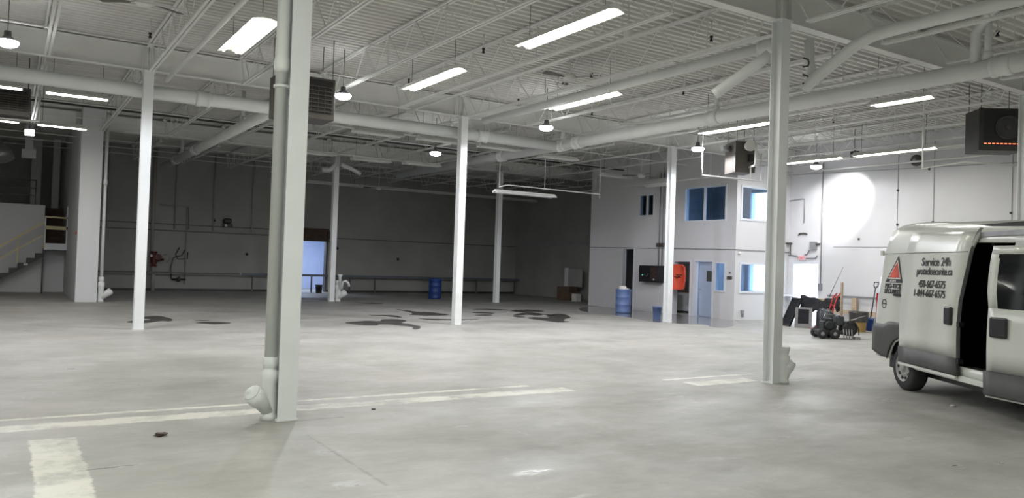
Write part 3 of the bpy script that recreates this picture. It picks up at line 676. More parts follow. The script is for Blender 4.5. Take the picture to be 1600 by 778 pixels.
for k, (x, y) in enumerate(((-6, -2), (0.5, -3), (6.5, -2.5), (12.5, -3), (-6, 6), (0.4, 4.2), (17, 2), (-7, 14))):
    fixture(x, y, 5.35, 2.44, 'tube light of the hall %s' % ('behind the camera, leftmost', 'behind the camera, second', 'behind the camera, third', 'behind the camera, rightmost', 'left of the camera', 'right above the camera', 'above the van cab', 'over the unseen left hall')[k], power=P_BACK, col=BACK_COL)

def highbay(x, y, z, label, power=P_BAY):
    t = thing('high_bay_lamp', label, 'lamp', (x, y, z), 0, 'round high bay lamps')
    MB().lathe((0, 0, .0), (0, 0, 1), [(0, .13), (.03, .13), (.06, .10), (.10, .06), (.18, .055), (.19, .02)], 20).build('housing', M['dark'], t)
    MB().lathe((0, 0, .0), (0, 0, -1), [(-.01, .17), (.02, .175), (.06, .15), (.09, .09), (.10, .01)], 20).build('lens', M['lens'], t)
    MB().tube((0, 0, .18), (0, 0, HZ - z), .008, 6).build('hanger', M['dark'], t)
    lamp('lamp_light', 'SPOT', t, (0, 0, -.13), power, BAY_COL, shadow_soft_size=.09, spot_size=math.radians(175), spot_blend=.25)
    return t
highbay(-.12, 16.1, 5.2, 'round high bay lamp glowing at the far left edge')
highbay(6.0, 16.4, 5.2, 'round high bay lamp glowing right of the hanging louvred heater', P_BAY * .75)
highbay(11.5, 16.6, 5.2, 'round high bay lamp glowing above the pipe junction')
highbay(11.3, 22.4, 5.1, 'small round lamp glowing left of the centre column', P_BAY * .45)
highbay(16.75, 16.45, 5.2, 'round high bay lamp glowing beside the lit column top')
highbay(22.2, 16.5, 5.2, 'round high bay lamp glowing above the bright wall spot', P_BAY * .22)
t = thing('flood_light', 'small square flood lamp glowing on a drop pipe at the left', 'lamp', (.46, 28.2, 5.2))
MB().box(-.10, .10, -.06, .06, -.09, .07).build('housing', M['dark'], t)
MB().box(-.12, .12, -.08, -.06, -.12, .05).build('lens', M['lens'], t)
MB().tube((0, 0, .07), (0, 0, 1), .012, 6).build('hanger', M['dark'], t)
# added spot, draws the high bay's bright disc on the wall by the exit
t = thing('flood_light', 'added spot lamp under the joists making the bright disc on the wall', 'lamp', (21.9, 14.9, 5.42))
MB().box(-.06, .06, -.12, .12, -.10, .08).build('housing', M['dark'], t)
MB().bar((0, 0, .08), (0, 0, .78), .03).build('bracket', M['dark'], t)
v = Vector((24.0, 16.7, 4.1)) - Vector((21.9, 14.9, 5.38))
sp = lamp('lamp_light', 'SPOT', t, (.08, .08, -.04), P_SPOT, (1, 1, 1), spot_size=math.radians(46), spot_blend=.55, shadow_soft_size=.06)
sp.rotation_euler = v.to_track_quat('-Z', 'Y').to_euler()

t = thing('roof_drain_pipe', 'white drain elbows at the top of the far column', 'pipe', (10.6, 29.36, 5.15))
MB().path([(-.05, -.05, .4), (-.08, -.1, .1), (-.30, -.1, -.12), (-.62, -.1, -.16)], .09, 12).build('pipe_body', M['pvc'], t)
MB().path([(.12, -.1, .12), (.5, -.1, .02), (.95, -.05, -.16)], .08, 12).build('branch_pipe', M['pvc'], t)
t = thing('air_duct', 'white round duct length hanging high before the office wall', 'duct', (20.9, 22.0, 4.97))
MB().lathe((0, 0, 0), (0, 9, 0), [(0, .14), (.02, .16), (1.2, .16), (1.25, .13)], 18).build('duct_body', M['reflector'], t)
for y in (.2, 1.0): MB().tube((0, y, .14), (0, y, HZ - 4.97), .008, 6).build('hanger', M['dark'], t)

# ceiling fans
M['fanblade'] = mat('fan_blade_grey', (0.12, 0.11, 0.10), 0.5, var=0.1)
def fan(x, y, z, label, ang, drop=.35):
    t = thing('ceiling_fan', label, 'fan', (x, y, z), ang, 'ceiling fans')
    MB().lathe((0, 0, -.08), (0, 0, 1), [(0, .03), (.02, .12), (.07, .15), (.13, .14), (.18, .06), (.19, .02)], 20).build('motor', M['reflector'], t)
    MB().tube((0, 0, .1), (0, 0, HZ - z), .015, 8).build('downrod', M['reflector'], t)
    for k in range(3):
        a = 2 * PI * k / 3; mt = Matrix.Rotation(a, 4, 'Z') @ Matrix.Rotation(math.radians(10), 4, 'X')
        mb = MB(); mb.box(.14, .25, -.02, .02, .0, .01, mt); mb.poly([mt @ Vector(p) for p in ((.24, -.05, .0), (.7, -.075, 0), (.72, 0, 0), (.7, .075, 0), (.24, .05, 0))], (0, 0, .01)); mb.build('blade', M['fanblade'], t)
    return t
fan(1.72, 14.0, 5.72, 'ceiling fan with dark blades at the top left', .5)
fan(10.2, 13.9, 5.78, 'ceiling fan above the third tube light', 1.1)
fan(20.0, 22.5, 5.15, 'white ceiling fan with dark blades before the office wall', .2)
fan(14.4, 34.2, 4.95, 'dim ceiling fan in the dark rear of the hall', .9)

# unit heaters
M['heaterdk'] = mat('heater_charcoal', (0.035, 0.033, 0.03), 0.5, var=0.2)
def heater(x, y, z, w, d, h, label, rz=0, style='louvre', hm=None):
    hm = hm or M['heater']
    t = thing('unit_heater', label, 'heater', (x, y, z), rz, 'hanging unit heaters')
    MB().box(-w / 2, w / 2, -d / 2 + .02, d / 2, 0, h).build('cabinet', hm, t, bevel=.01)
    MB().box(-w / 2 + .05, w / 2 - .05, -d / 2 + .004, -d / 2 + .02, .12, h - .05).build('grille_opening', M['heaterdark'], t)
    n = 7
    if style == 'louvre':
        mb = MB()
        for k in range(n):
            zz = .15 + (h - .35) * k / (n - 1); mb.box(-w / 2 + .05, w / 2 - .05, -d / 2 - .03, -d / 2 + .005, zz, zz + .018)
        for k in range(8):
            xx = -w / 2 + .08 + (w - .16) * k / 7; mb.box(xx - .006, xx + .006, -d / 2 - .012, -d / 2 + .004, .13, h - .17)
        mb.build('louvre', M['heater'], t)
    else:
        MB().lathe((.1, -d / 2 + .004, h * .55), (.1, -9, h * .55), [(0, .27), (.03, .27), (.035, .24), (.01, .22)], 24).build('fan_ring', M['dark'], t)
        MB().lathe((.1, -d / 2, h * .55), (.1, -9, h * .55), [(0, .06), (.05, .05)]).build('fan_hub', M['heater'], t)
        mb = MB()
        for k in range(9): mb.box(-w / 2 + .1 + k * (w - .2) / 9, -w / 2 + .1 + (k + .6) * (w - .2) / 9, -d / 2 - .004, -d / 2 + .004, .145, .16)
        mb.build('burner_glow', M['glow'], t)
        MB().box(-w / 2 - .02, -w / 2 + .08, -d / 2 - .01, -d / 2 + .004, 0, h).build('side_panel', hm, t)
    for sx in (-1, 1):
        for sy in (-1, 1): MB().tube((sx * (w / 2 - .05), sy * (d / 2 - .06), h), (sx * (w / 2 - .05), sy * (d / 2 - .06), HZ - z), .008, 6).build('hanger', M['dark'], t)
    MB().lathe((0, d / 2, h * .8), (0, 9, h * .8), [(0, .08), (.25, .08)]).build('flue', M['galv'], t)
    return t
heater(5.05, 16.2, 4.52, 1.15, .75, .85, 'large louvred unit heater hanging behind the nearest column')
heater(-.35, 22.4, 4.78, 1.4, .7, .68, 'louvred unit heater hanging at the left edge')
heater(18.85, 9.30, 4.58, .98, .7, .95, 'dark unit heater with fan and orange glow at the right edge', math.radians(-38), 'fan', M['heaterdk'])
t = heater(17.75, 15.75, 4.50, .75, .62, .88, 'brown unit heater hanging before the office, white fittings at its left', math.radians(65))
MB().lathe((-.38, 0, .72), (-1.2, 0, .72), [(0, .05), (.1, .05), (.14, .12), (.3, .16)], 14).build('draft_hood', M['reflector'], t)
MB().path([(-.40, -.1, .15), (-.75, -.1, .15), (-.8, -.1, .2), (-.8, -.1, .75)], .03).path([(-.5, -.1, .15), (-.5, -.1, -.2)], .02).build('gas_pipe', M['reflector'], t)
MB().box(-.55, -.42, -.16, -.04, .3, .5).build('gas_valve', M['black'], t)
# suspended pipe frames round the heaters
def pframe(label, pts, r=.022):
    o = Vector(pts[0]); t = thing('pipe_frame', label, 'pipe frame', o, 0, 'suspended pipe frames')
    MB().path([Vector(p) - o for p in pts], r, 8).build('pipe_body', M['steel'], t)
    MB().tube((0, 0, 0), (0, 0, HZ - pts[0][2]), .012, 6).build('hanger', M['steel'], t)
pframe('white pipe frame under the brown heater before the office', [(17.0, 16.5, 5.3), (17.0, 16.5, 4.45), (19.3, 16.3, 4.45), (19.3, 16.3, 5.3)])
pframe('white pipe frame around the glowing heater at the right edge', [(17.0, 9.9, 5.2), (17.0, 9.9, 4.10), (17.6, 9.3, 4.25), (18.6, 8.6, 4.2)])
pframe('white pipe frame below the heater at the left edge', [(.55, 22.4, 5.5), (.55, 22.4, 4.75), (-1.5, 22.4, 4.72)])

# ------------------------------------------------------------------ rear wall
def vpipe(x, z0, z1, label, r=.03):
    return tag(MB().tube((x, Y1 - .06, z0), (x, Y1 - .06, z1), r, 8).build('wall_pipe', M['oldwall']), label, 'pipe')
vpipe(3.5, 2.6, 6.1, 'grey wall pipe high beside the boxed pillar in the dark')
vpipe(5.28, 1.4, 6.1, 'thick grey sprinkler riser above the red valve', .07)
vpipe(6.17, 2.7, 6.1, 'grey wall pipe right of the red valve riser')
vpipe(6.67, .3, 3.7, 'low grey wall pipe right of the red valve')
vpipe(7.77, 2.7, 6.1, 'grey wall pipe left of the small wall unit')
vpipe(9.46, 2.7, 6.1, 'grey wall pipe right of the small wall unit')
tag(MB().path([(5.5, Y1 - .05, 3.72), (6.73, Y1 - .05, 3.70), (6.75, Y1 - .05, 2.7)], .03, 8).build('wall_pipe', M['oldwall']), 'bent grey pipe high on the dark rear wall', 'pipe')
t = thing('sprinkler_valve', 'red sprinkler valve assembly on the dark rear wall', 'valve', (5.34, Y1 - .3, 0))
MB().tube((0, 0, 0), (0, 0, 1.1), .08).build('riser', M['oldwall'], t)
MB().lathe((0, 0, 1.05), (0, 0, 9), [(0, .14), (.04, .14), (.05, .09), (.15, .13), (.4, .14), (.5, .08), (.6, .14), (.64, .14)], 14).lathe((-.1, 0, 1.35), (.9, 0, 1.35), [(0, .11), (.3, .11), (.32, .06), (.5, .05)], 12).build('valve_body', mat('dull_red', (.10, .012, .012), .5, var=.2), t)
MB().path([(.4, -.1, 1.55), (.55, -.15, 1.62), (.62, -.1, 1.4), (.5, -.1, 1.2)], .02).lathe((-.12, -.12, 1.5), (-.12, -1, 1.5), [(0, .05), (.04, .05)]).build('gauge', M['galv'], t)
MB().lathe((.15, -.16, 1.45), (.15, -1, 1.45), [(0, .14), (.02, .14)], 10).build('hand_wheel', MATS['dull_red'], t)
t = thing('hose_valve', 'small dark valve low on the rear wall right of the red one', 'valve', (6.4, Y1 - .12, .5))
MB().lathe((-.28, 0, 0), (1, 0, 0), [(0, .04), (.2, .04), (.22, .09), (.34, .09), (.36, .04), (.56, .04)], 10).tube((0, 0, -.1), (0, -.1, .12), .04).build('valve_body', M['dark'], t)
MB().path([(-.3, 0, 0), (-.35, -.02, .5), (-.25, -.02, .95), (.1, -.02, 1.05), (.2, 0, 1.3)], .022).build('hose', M['dark'], t)
tag(MB().path([(6.75, Y1 - .04, 1.7), (6.75, Y1 - .04, 1.42), (6.35, Y1 - .04, 1.38), (6.25, Y1 - .04, 1.6), (6.4, Y1 - .04, 1.9)], .02).build('wall_pipe', M['dark']), 'curled dark pipe right of the red valve', 'pipe')
t = thing('wall_unit', 'small black and grey unit high on the dark rear wall', 'wall unit', (8.39, Y1, 2.88))
MB().box(-.2, .2, -.18, 0, 0, .16).build('lower_case', M['heater'], t)
MB().box(-.2, .14, -.22, 0, .18, .40).build('upper_case', M['black'], t, bevel=.04)
MB().lathe((-.1, -.18, .08), (-.1, -1, .08), [(0, .06), (.02, .06)]).build('dial', M['galv'], t)
for k, (x, z) in enumerate(((7.81, 3.17), (13.6, 2.14), (16.83, 1.71), (9.3, 1.7))):
    tag(MB().lathe((x, Y1, z), (x, Y1 - 1, z), [(0, .07), (.05, .06), (.07, .02)]).build('round_fitting', M['black']),
        'small black round fitting on the dark rear wall ' + ['left of the wall unit', 'right of the rear doorway', 'left of the centre column', 'below the wall unit'][k], 'fitting')
t = thing('barrier_rail', 'long low pipe barrier along the dark rear wall and doorway', 'rail', (9.0, Y1 - .55, 0))
MB().bar((0, 0, .80), (14.9, 0, .80), .06, .10).build('top_rail', mat('barrier_paint', (.13, .15, .18), .5), t)
MB().bar((-6, 0, .80), (-.1, 0, .80), .04, .06).build('rail_extension', M['jointdark'], t)
for x in (.45, 3.2, 5.1, 6.4, 9.5, 12.2, 14.6): MB().box(x - .03, x + .03, -.03, .03, 0, .76).build('post', M['jointdark'], t)
t = thing('roller_shutter', 'rolled shutter box above the bright rear doorway', 'shutter', (12.25, Y1 - .01, 2.49))
MB().box(-.85, .8, -.35, 0, 0, .55).build('shutter_box', M['brown'], t)
MB().box(-.9, .85, -.38, -.0, -.06, 0).build('bottom_bar', M['dark'], t)
MB().box(.7, .84, -.42, 0, .05, .42).build('motor', M['black'], t)
def bucket(x, y, r, h, label, m, rim=None, name='bucket'):
    t = thing(name, label, 'bucket', (x, y, 0))
    MB().lathe((0, 0, 0), (0, 0, 9), [(0, r * .8), (h * .9, r * .97), (h * .9, r * 1.05), (h, r * 1.06), (h, r * .97), (h * .3, r * .82), (h * .25, .01)], 20, False).build('pail', m, t)
    MB().path([(r * math.cos(a), r * 1.02 * math.sin(a) * .3 - r * .95, h * .95 - .25 * h * math.sin(a)) for a in [PI * k / 8 for k in range(9)]], .005, 6).build('handle', M['galv'], t)
    return t
bucket(12.45, Y1 - .9, .17, .38, 'dark bucket before the bright rear doorway', M['black'])
bucket(11.75, Y1 + 1.2, .15, .3, 'pale bucket inside the rear room at the doorway edge', M['paper'])
bucket(18.62, 19.95, .155, .40, 'small blue bucket left of the brightly lit column', M['bluedrum'])

# drums
def drum(x, y, label, m, full):
    t = thing('plastic_drum', label, 'drum', (x, y, 0), .4)
    top = [(.84, .29), (.88, .285), (.89, .275)] if not full else [(.86, .295), (.88, .295), (.88, .275), (.7, .27), (.69, .01)]
    MB().lathe((0, 0, 0), (0, 0, 9), [(0, .25), (.02, .275), (.08, .285), (.10, .275), (.28, .285), (.30, .296), (.33, .296), (.35, .285), (.55, .285), (.57, .296), (.60, .296), (.62, .285), (.80, .285), (.82, .30)] + top, 28, True).build('drum_body', m, t)
    if not full:
        for s in (-1, 1): MB().tube((s * .14, 0, .89), (s * .14, 0, .93), .03, 10).build('bung', m, t)
    return t
drum(19.35, 22.55, 'blue plastic drum heaped with white rubbish against the office wall', M['bluedrum'], True)
drum(16.15, 31.6, 'dark blue closed drum alone before the dark rear wall', M['darkblue'], False)
mb = MB(); random.seed(3)
for k in range(9): mb.sphere((19.35 + random.uniform(-.17, .17), 22.55 + random.uniform(-.17, .17), .86 + random.uniform(0, .09)), .1, 1.1, 1, .6, 2, .18)
tag(mb.build('rubbish_heap', M['paper']), 'crumpled white rubbish filling the blue drum top', 'rubbish', kind='stuff')

# cartons in the dark corner
def carton(x, y, z, w, d, h, label, m, rz=0.1):
    t = thing('carton', label, 'box', (x, y, z), rz)
    MB().box(-w / 2, w / 2, -d / 2, d / 2, 0, h).build('carton_body', m, t, bevel=.01)
    MB().box(-w / 2 - .002, w / 2 + .002, -.03, .03, h, h + .004).build('tape', M['wood'], t)
carton(23.1, 31.0, 0, .7, .9, .42, 'brown cardboard box lowest in the dark corner pile', M['card'])
carton(23.1, 31.1, .424, .6, .8, .22, 'brown cardboard box on top of the dark corner pile', M['card'], .2)
carton(22.75, 29.9, 0, .3, .32, .36, 'small white box on the floor by the cardboard pile', M['paper'], .05)
t = thing('leaning_panel', 'pale panel with dark grey sheet standing on the cardboard pile', 'panel', (23.35, 31.0, .66), .1)
MB().box(0, .03, .35, .62, 0, .9).build('pale_strip', M['office'], t)
MB().box(0, .03, -.65, .35, .0, .85).build('grey_sheet', M['oldwall'], t)

# ------------------------------------------------------------------ stair and mezzanine at left
struct(MB().box(-9, 1.18, 34.85, 35.0, 0, 3.3), 'wall_stair', M['office'])
struct(MB().box(-9, 1.18, 35.0, YL, 3.05, 3.25), 'floor_mezzanine', M['oldwall'])
struct(MB().box(1.18, 1.9, 35.15, 35.25, 0, 1.6), 'wall_under_landing', M['office'])
t = thing('staircase', 'dark open staircase descending left before the white stair wall', 'stairs', (1.18, 34.0, 0))
n = 9; rise = 1.7 / n; go = .27
pts = [(0, 0, 1.66 - .30)]; 
prof = [(0, 1.66)]
for k in range(n):
    prof += [(-k * go, 1.66 - (k + 1) * rise + .0), (-(k + 1) * go, 1.66 - (k + 1) * rise)]
prof = [(x, max(z, 0)) for x, z in prof]
prof.append((-(n) * go - .0, 0)); prof.append((-(n - 1.2) * go, 0)); prof.append((0, 1.36))
MB().poly([(x, 0, z) for x, z in prof], (0, .05, 0)).build('stringer', M['dark'], t)
MB().poly([(x, .75, z) for x, z in prof], (0, .05, 0)).build('stringer', M['dark'], t)
for k in range(n - 1):
    MB().box(-(k + 1) * go, -k * go + .02, .03, .78, 1.66 - (k + 1) * rise - .03, 1.66 - (k + 1) * rise + .005).build('tread', M['dark'], t)
tag(MB().box(-.0 + .55, .68, 33.985, 34.0, 1.02, 1.1).build('notice', M['paper']), 'tiny white tag stuck on the stair stringer', 'tag')
t = thing('handrail', 'pale yellow sloping handrail with posts on the staircase', 'handrail', (1.18, 33.98, 0))
MB().bar((.0, 0, 2.65), (-2.45, 0, .95), .04, .07).bar((.0, 0, 2.20), (-2.45, 0, .50), .03, .05).build('rail', M['yellow'], t)
for x, z in ((-.0, 1.66), (-.83, 1.1), (-1.9, .35)): MB().box(x - .025, x + .025, -.025, .025, z, z + .95).build('post', M['yellow'], t)
t = thing('landing', 'stair landing with pale edge beam beside the boxed pillar', 'landing', (1.18, 34.0, 0))
MB().box(0, .72, 0, 1.15, 1.62, 1.70).build('deck', M['dark'], t)
MB().box(-.02, .72, -.04, 0, 1.62, 1.86).build('edge_beam', M['trim'], t)
MB().box(-.06, -.02, -.03, .01, 0, 1.66).build('leg', M['black'], t)
t = thing('guard_rail', 'two pale rails closing the stair landing', 'rail', (1.18, 33.97, 1.86))
MB().bar((0, 0, .98), (.72, 0, .96), .04, .06).build('top_rail', M['yellow'], t)
MB().bar((0, 0, .58), (.72, 0, .57), .04, .13).build('middle_rail', M['yellow'], t)
for x in (.0, .70): MB().box(x - .02, x + .02, -.02, .02, 0, 1.4 if x else 1.0).build('post', M['trim'], t)
t = thing('upper_steps', 'dark brown upper steps rising behind the landing rails', 'stairs', (1.2, 35.25, 1.66))
for k in range(7): MB().box(0, .68, k * .27, 2.2, k * .23, (k + 1) * .23).build('step', M['brown'], t)
t = thing('mezzanine_railing', 'black pipe railing on top of the white stair wall', 'railing', (-6, 34.95, 3.3))
for z in (.35, .62, .92): MB().bar((0, 0, z), (6.85, 0, z), .035).build('rail', M['dark'], t)
for x in (0, 1.7, 3.4, 5.1, 6.85): MB().box(x - .02, x + .02, -.02, .02, 0, .95).build('post', M['dark'], t)
struct(MB().box(.75, 1.1, 38.2, 38.5, 3.25, HZ).box(1.5, 1.75, 38.0, 38.3, 2.0, HZ), 'wall_mezzanine_pier', M['office'])
t = thing('air_duct', 'round silver air duct end at the far left above the mezzanine', 'duct', (-.55, 33.0, 4.95))
MB().path([(-2, 1.5, .3), (-.6, .6, .3), (0, 0, .2), (.3, -.3, -.1), (.35, -.35, -.25)], .35, 18).build('duct_body', M['galv'], t)
t = thing('air_duct', 'pale square duct hood hanging above the mezzanine', 'duct', (.55, 33.5, 4.9))
MB().box(-.22, .22, -.2, .2, 0, .30).box(-.12, .12, -.12, .12, .30, 1.3).build('hood', M['office'], t)
disc_thing('alarm_button', 'tiny red alarm button on the boxed pillar side', 'alarm', (1.9, 29.0, 2.2), (-1, 0, 0), .06, .05, M['red'])

# ------------------------------------------------------------------ damp patches
PUD = {
'leftmost damp patch behind the far left column': [(2.8, 21.88), (3.18, 22.49), (3.43, 22.58), (3.55, 22.23), (3.6, 21.27), (3.41, 20.7), (3.31, 21.01), (3.06, 20.65), (2.8, 20.32), (2.53, 20.45), (2.44, 20.74), (2.62, 21.1), (2.94, 21.15), (3.13, 21.43), (2.94, 21.76), (2.52, 21.92)],
'oval damp patch right of the far left column': [(3.88, 20.34), (4.18, 20.49), (4.55, 20.44), (4.79, 20.11), (4.32, 19.75), (4.08, 19.97)],
'sliver of damp just behind the oval patch': [(4.0, 21.12), (4.27, 21.08), (4.41, 20.86), (4.14, 20.89)],
'largest near damp patch trailing to a splash left of the centre column': [(7.5, 19.81), (7.86, 20.07), (8.38, 20.33), (8.67, 20.07), (8.86, 20.6), (9.15, 20.8), (9.53, 20.63), (9.45, 20.07), (9.0, 19.59), (9.04, 19.07), (9.03, 18.67), (9.03, 18.38), (8.67, 17.7), (8.48, 17.56), (8.5, 17.82), (8.77, 18.23), (8.64, 18.54), (8.48, 19.06), (8.19, 19.2), (8.06, 18.83), (7.79, 18.87), (7.62, 19.09), (7.53, 19.4)],
'thin damp patch behind the largest near one': [(9.15, 22.4), (9.63, 22.36), (10.03, 22.19), (9.87, 21.19), (9.65, 21.46), (9.56, 21.97)],
'farthest thin damp streak near the far column': [(11.12, 28.59), (11.77, 28.28), (12.27, 27.93), (11.54, 27.73)],
'damp patch directly left of the centre column': [(11.2, 24.9), (11.38, 24.57), (11.4, 24.09), (11.39, 23.34), (11.72, 23.55), (11.87, 23.15), (11.93, 22.15), (11.47, 21.92), (11.05, 21.96), (10.69, 22.13), (10.56, 22.41), (10.92, 22.79), (11.17, 23.8)],
'narrow damp streak passing behind the centre column foot': [(10.18, 21.03), (10.54, 20.75), (10.98, 20.57), (11.35, 20.4), (12.03, 20.44), (11.49, 20.15), (10.8, 20.24), (10.36, 20.18), (10.23, 20.54)],
'thin far streak starting the cluster right of the centre column': [(14.11, 24.77), (15.13, 24.91), (15.52, 24.2), (15.05, 23.89), (14.57, 24.41)],
'upper streak of the cluster, nearest the farthest column': [(15.28, 24.04), (15.89, 24.35), (16.36, 24.5), (16.55, 24.15), (16.51, 23.47), (16.05, 23.33), (15.65, 23.36), (15.1, 22.92)],
'small oval streak first right of the centre column': [(13.14, 23.06), (13.67, 23.33), (14.04, 22.93), (13.72, 22.57), (13.21, 22.76)],
'lower small streak right of the centre column': [(12.7, 22.08), (13.15, 22.24), (13.51, 22.15), (13.03, 21.63), (12.73, 21.8)],
'middle bent patch of the cluster before the farthest column': [(14.0, 21.82), (14.83, 22.63), (15.37, 23.06), (15.68, 22.88), (15.48, 22.12), (14.84, 21.45), (14.77, 22.04), (14.19, 21.66)],
'short low streak at the left of the big right patch': [(13.91, 21.68), (14.09, 21.39), (14.02, 20.98), (13.69, 20.89), (13.73, 21.29)],
'largest damp patch at the right end of the cluster': [(15.05, 21.43), (15.79, 22.1), (16.36, 22.51), (16.27, 21.9), (15.48, 20.55), (14.97, 20.21), (14.31, 19.41), (14.43, 19.15), (13.83, 18.89), (13.76, 19.25), (13.78, 19.85), (13.68, 20.37), (13.96, 20.86), (14.41, 20.94), (14.47, 20.67), (14.88, 20.89)],
'narrow sliver between the middle and largest damp patches': [(15.58, 22.42), (15.7, 22.04), (15.54, 21.53), (15.3, 21.67)],
}
def smooth_poly(pts, it=2):
    for _ in range(it):
        q = []
        for i, p in enumerate(pts):
            r = pts[(i + 1) % len(pts)]
            q += [(p[0] * .75 + r[0] * .25, p[1] * .75 + r[1] * .25), (p[0] * .25 + r[0] * .75, p[1] * .25 + r[1] * .75)]
        pts = q
    return pts
for lab, pts in PUD.items():
    tag(MB().poly([(x, y, .001) for x, y in smooth_poly(pts, 1)], (0, 0, .003)).build('damp_patch', M['puddle']), lab, 'puddle', 'dark damp patches on the floor')
WET = [(17.88, 23.21), (18.13, 21.58), (17.68, 19.9), (17.2, 18.6), (17.52, 18.22), (17.69, 17.84), (18.43, 17.48), (17.72, 16.68), (17.98, 16.2), (21.0, 18.4), (21.19, 19.49), (21.19, 21.62), (21.19, 23.72), (21.19, 26.4), (19.5, 25.5)]
tag(MB().poly([(x, y, .001) for x, y in smooth_poly(WET, 1)], (0, 0, .002)).build('wet_patch', M['wet']), 'wide shiny wet floor patch along the office wall', 'puddle')
for lab, p, s, m in (('scrap of dark debris on the near floor at left', (1.26, 7.89), .05, 'brown'), ('crumpled white scrap on the floor before the van', (10.64, 5.7), .035, 'paper'), ('small dark stone on the floor by the nearest column', (3.55, 8.35), .02, 'brown')):
    tag(MB().sphere((p[0], p[1], s * .35), s, 1.2, .8, .35, 2, .3).build('debris_scrap', M[m]), lab, 'debris')

# ------------------------------------------------------------------ tools and machines by the exit
# walk-behind engine machine
t = thing('floor_machine', 'black walk-behind engine machine with small wheels before the exit', 'machine', (18.55, 13.15, 0), math.radians(-35))
def wheel_part(x, y, r, w, parent, name='wheel'):
    o = MB().lathe((x, y - w / 2, r), (x, 9, r), [(0, r * .55), (.0, r * .9), (w * .15, r), (w * .85, r), (w, r * .9), (w, r * .55)], 22).build(name, M['rubber'], parent)
    MB().lathe((x, y - w / 2 - .006, r), (x, 9, r), [(0, r * .2), (.01, r * .5), (w + .012, r * .5), (w + .02, r * .2)], 16).build('hub', M['galv'], o)
for x, y in ((-.36, -.28), (-.36, .22)): wheel_part(x, y, .13, .10, t)
for x, y in ((-.02, -.25), (-.02, .22)): wheel_part(x, y, .13, .07, t)
MB().box(-.45, .45, -.2, .2, .17, .22).bar((-.45, -.15, .2), (.5, -.15, .1), .04).build('chassis', M['dark'], t)
MB().box(-.30, .02, -.17, .17, .22, .44).box(-.22, -.02, -.12, .12, .44, .52).lathe((-.15, -.17, .34), (-.15, -9, .34), [(0, .12), (.05, .12), (.07, .09)], 18).build('engine', mat('engine_grey', (.03, .034, .038), .4, .3, var=.3, scale=14), t, bevel=.01)
MB().box(.06, .26, -.15, .15, .34, .60).build('fuel_tank', mat('tank_grey', (.05, .055, .06), .35, var=.2), t, bevel=.04)
MB().lathe((.12, -.10, .58), (.12, -.10, 9), [(0, .04), (.03, .04)]).build('fuel_cap', M['black'], t)
MB().lathe((.40, -.20, .27), (.40, 9, .27), [(0, .12), (.02, .19), (.20, .20), (.38, .19), (.40, .12)], 18).build('drum_guard', M['rubber'], t)
for k in range(4): MB().tube((.22 + .07 * k, -.24, .03), (.22 + .07 * k, -.2, .26), .018, 8).build('tine', M['galv'], t)
MB().path([(.25, 0, .40), (.52, 0, .50), (.85, 0, .62)], .015).path([(.1, .1, .6), (-.15, .12, .62), (-.2, .1, .5)], .02).build('handlebar', M['galv'], t)
MB().path([(.30, -.2, .42), (.36, -.24, .5), (.50, -.22, .44), (.60, -.2, .30), (.62, -.2, .12)], .015).build('hose', M['black'], t)
MB().box(.52, .66, -.2, -.05, .0, .07).build('foot', M['galv'], t)
# red hand truck
t = thing('hand_truck', 'red hand truck with long pole leaning among the tools', 'hand truck', (21.15, 15.2, 0), math.radians(-35))
for y in (-.16, .16): MB().path([(0, y, .06), (.10, y, .5), (.24, y, 1.0), (.34, y * .8, 1.12)], .022).build('side_rail', M['red'], t)
for z, x in ((.25, .04), (.5, .10), (.75, .17), (1.0, .24)): MB().bar((x, -.16, z), (x, .16, z), .03).build('cross_bar', M['red'], t)
MB().box(-.42, .02, -.2, .2, .0, .03).box(-.42, .02, -.2, -.18, .03, .12).build('toe_plate', M['red'], t)
for y in (-.24, .24): wheel_part(.10, y, .12, .06, t)
t = thing('steel_pole', 'long thin pole leaning up from the red hand truck', 'pole', (21.3, 15.25, .98))
MB().tube((0, 0, 0), (.45, -.15, .95), .014, 8).build('shaft', M['galv'], t)
# canisters
for k, (x, y, m, s) in enumerate(((20.6, 14.95, 'engine_grey', 'dark canister behind the engine machine'), (20.2, 14.5, 'tank_grey', 'grey canister beside the engine machine'))):
    q = thing('canister', s, 'canister', (x, y, 0))
    MB().lathe((0, 0, 0), (0, 0, 9), [(0, .16), (.02, .18), (.55, .18), (.62, .12), (.68, .05)], 18).build('tank', MATS[m], q)
    MB().path([(-.06, 0, .66), (-.05, 0, .74), (.05, 0, .74), (.06, 0, .66)], .012).build('handle', M['black'], q)
# leaning frames under a dark tarp
t = thing('folding_panel', 'black folded frame leaning left before the exit door', 'frame', (21.0, 16.6, 0), math.radians(-25))
mt = Matrix.Rotation(math.radians(24), 4, 'Y')
MB().box(-.03, .03, -.30, -.24, 0, .98, mt).box(-.03, .03, .24, .30, 0, .98, mt).box(-.03, .03, -.3, .3, .92, .98, mt).box(-.03, .03, -.3, .3, 0, .06, mt).build('outer_frame', M['black'], t)
MB().box(-.012, .012, -.24, .24, .06, .92, mt).build('sheet', M['cloth'], t)
t = thing('framed_panel', 'grey framed panel with dark centre beside the black frame', 'panel', (20.9, 15.85, 0), math.radians(-57))
mt = Matrix.Rotation(math.radians(-14), 4, 'X')
MB().box(-.25, .25, -.04, .04, 0, .12, mt).box(-.25, .25, -.04, .04, .58, .64, mt).box(-.25, -.16, -.04, .04, .12, .58, mt).box(.16, .25, -.04, .04, .12, .58, mt).build('panel_frame', mat('dull_grey', (.20, .20, .20), .6, var=.15), t)
MB().box(-.16, .16, -.02, .03, .12, .58, mt).build('dark_centre', M['cloth'], t)
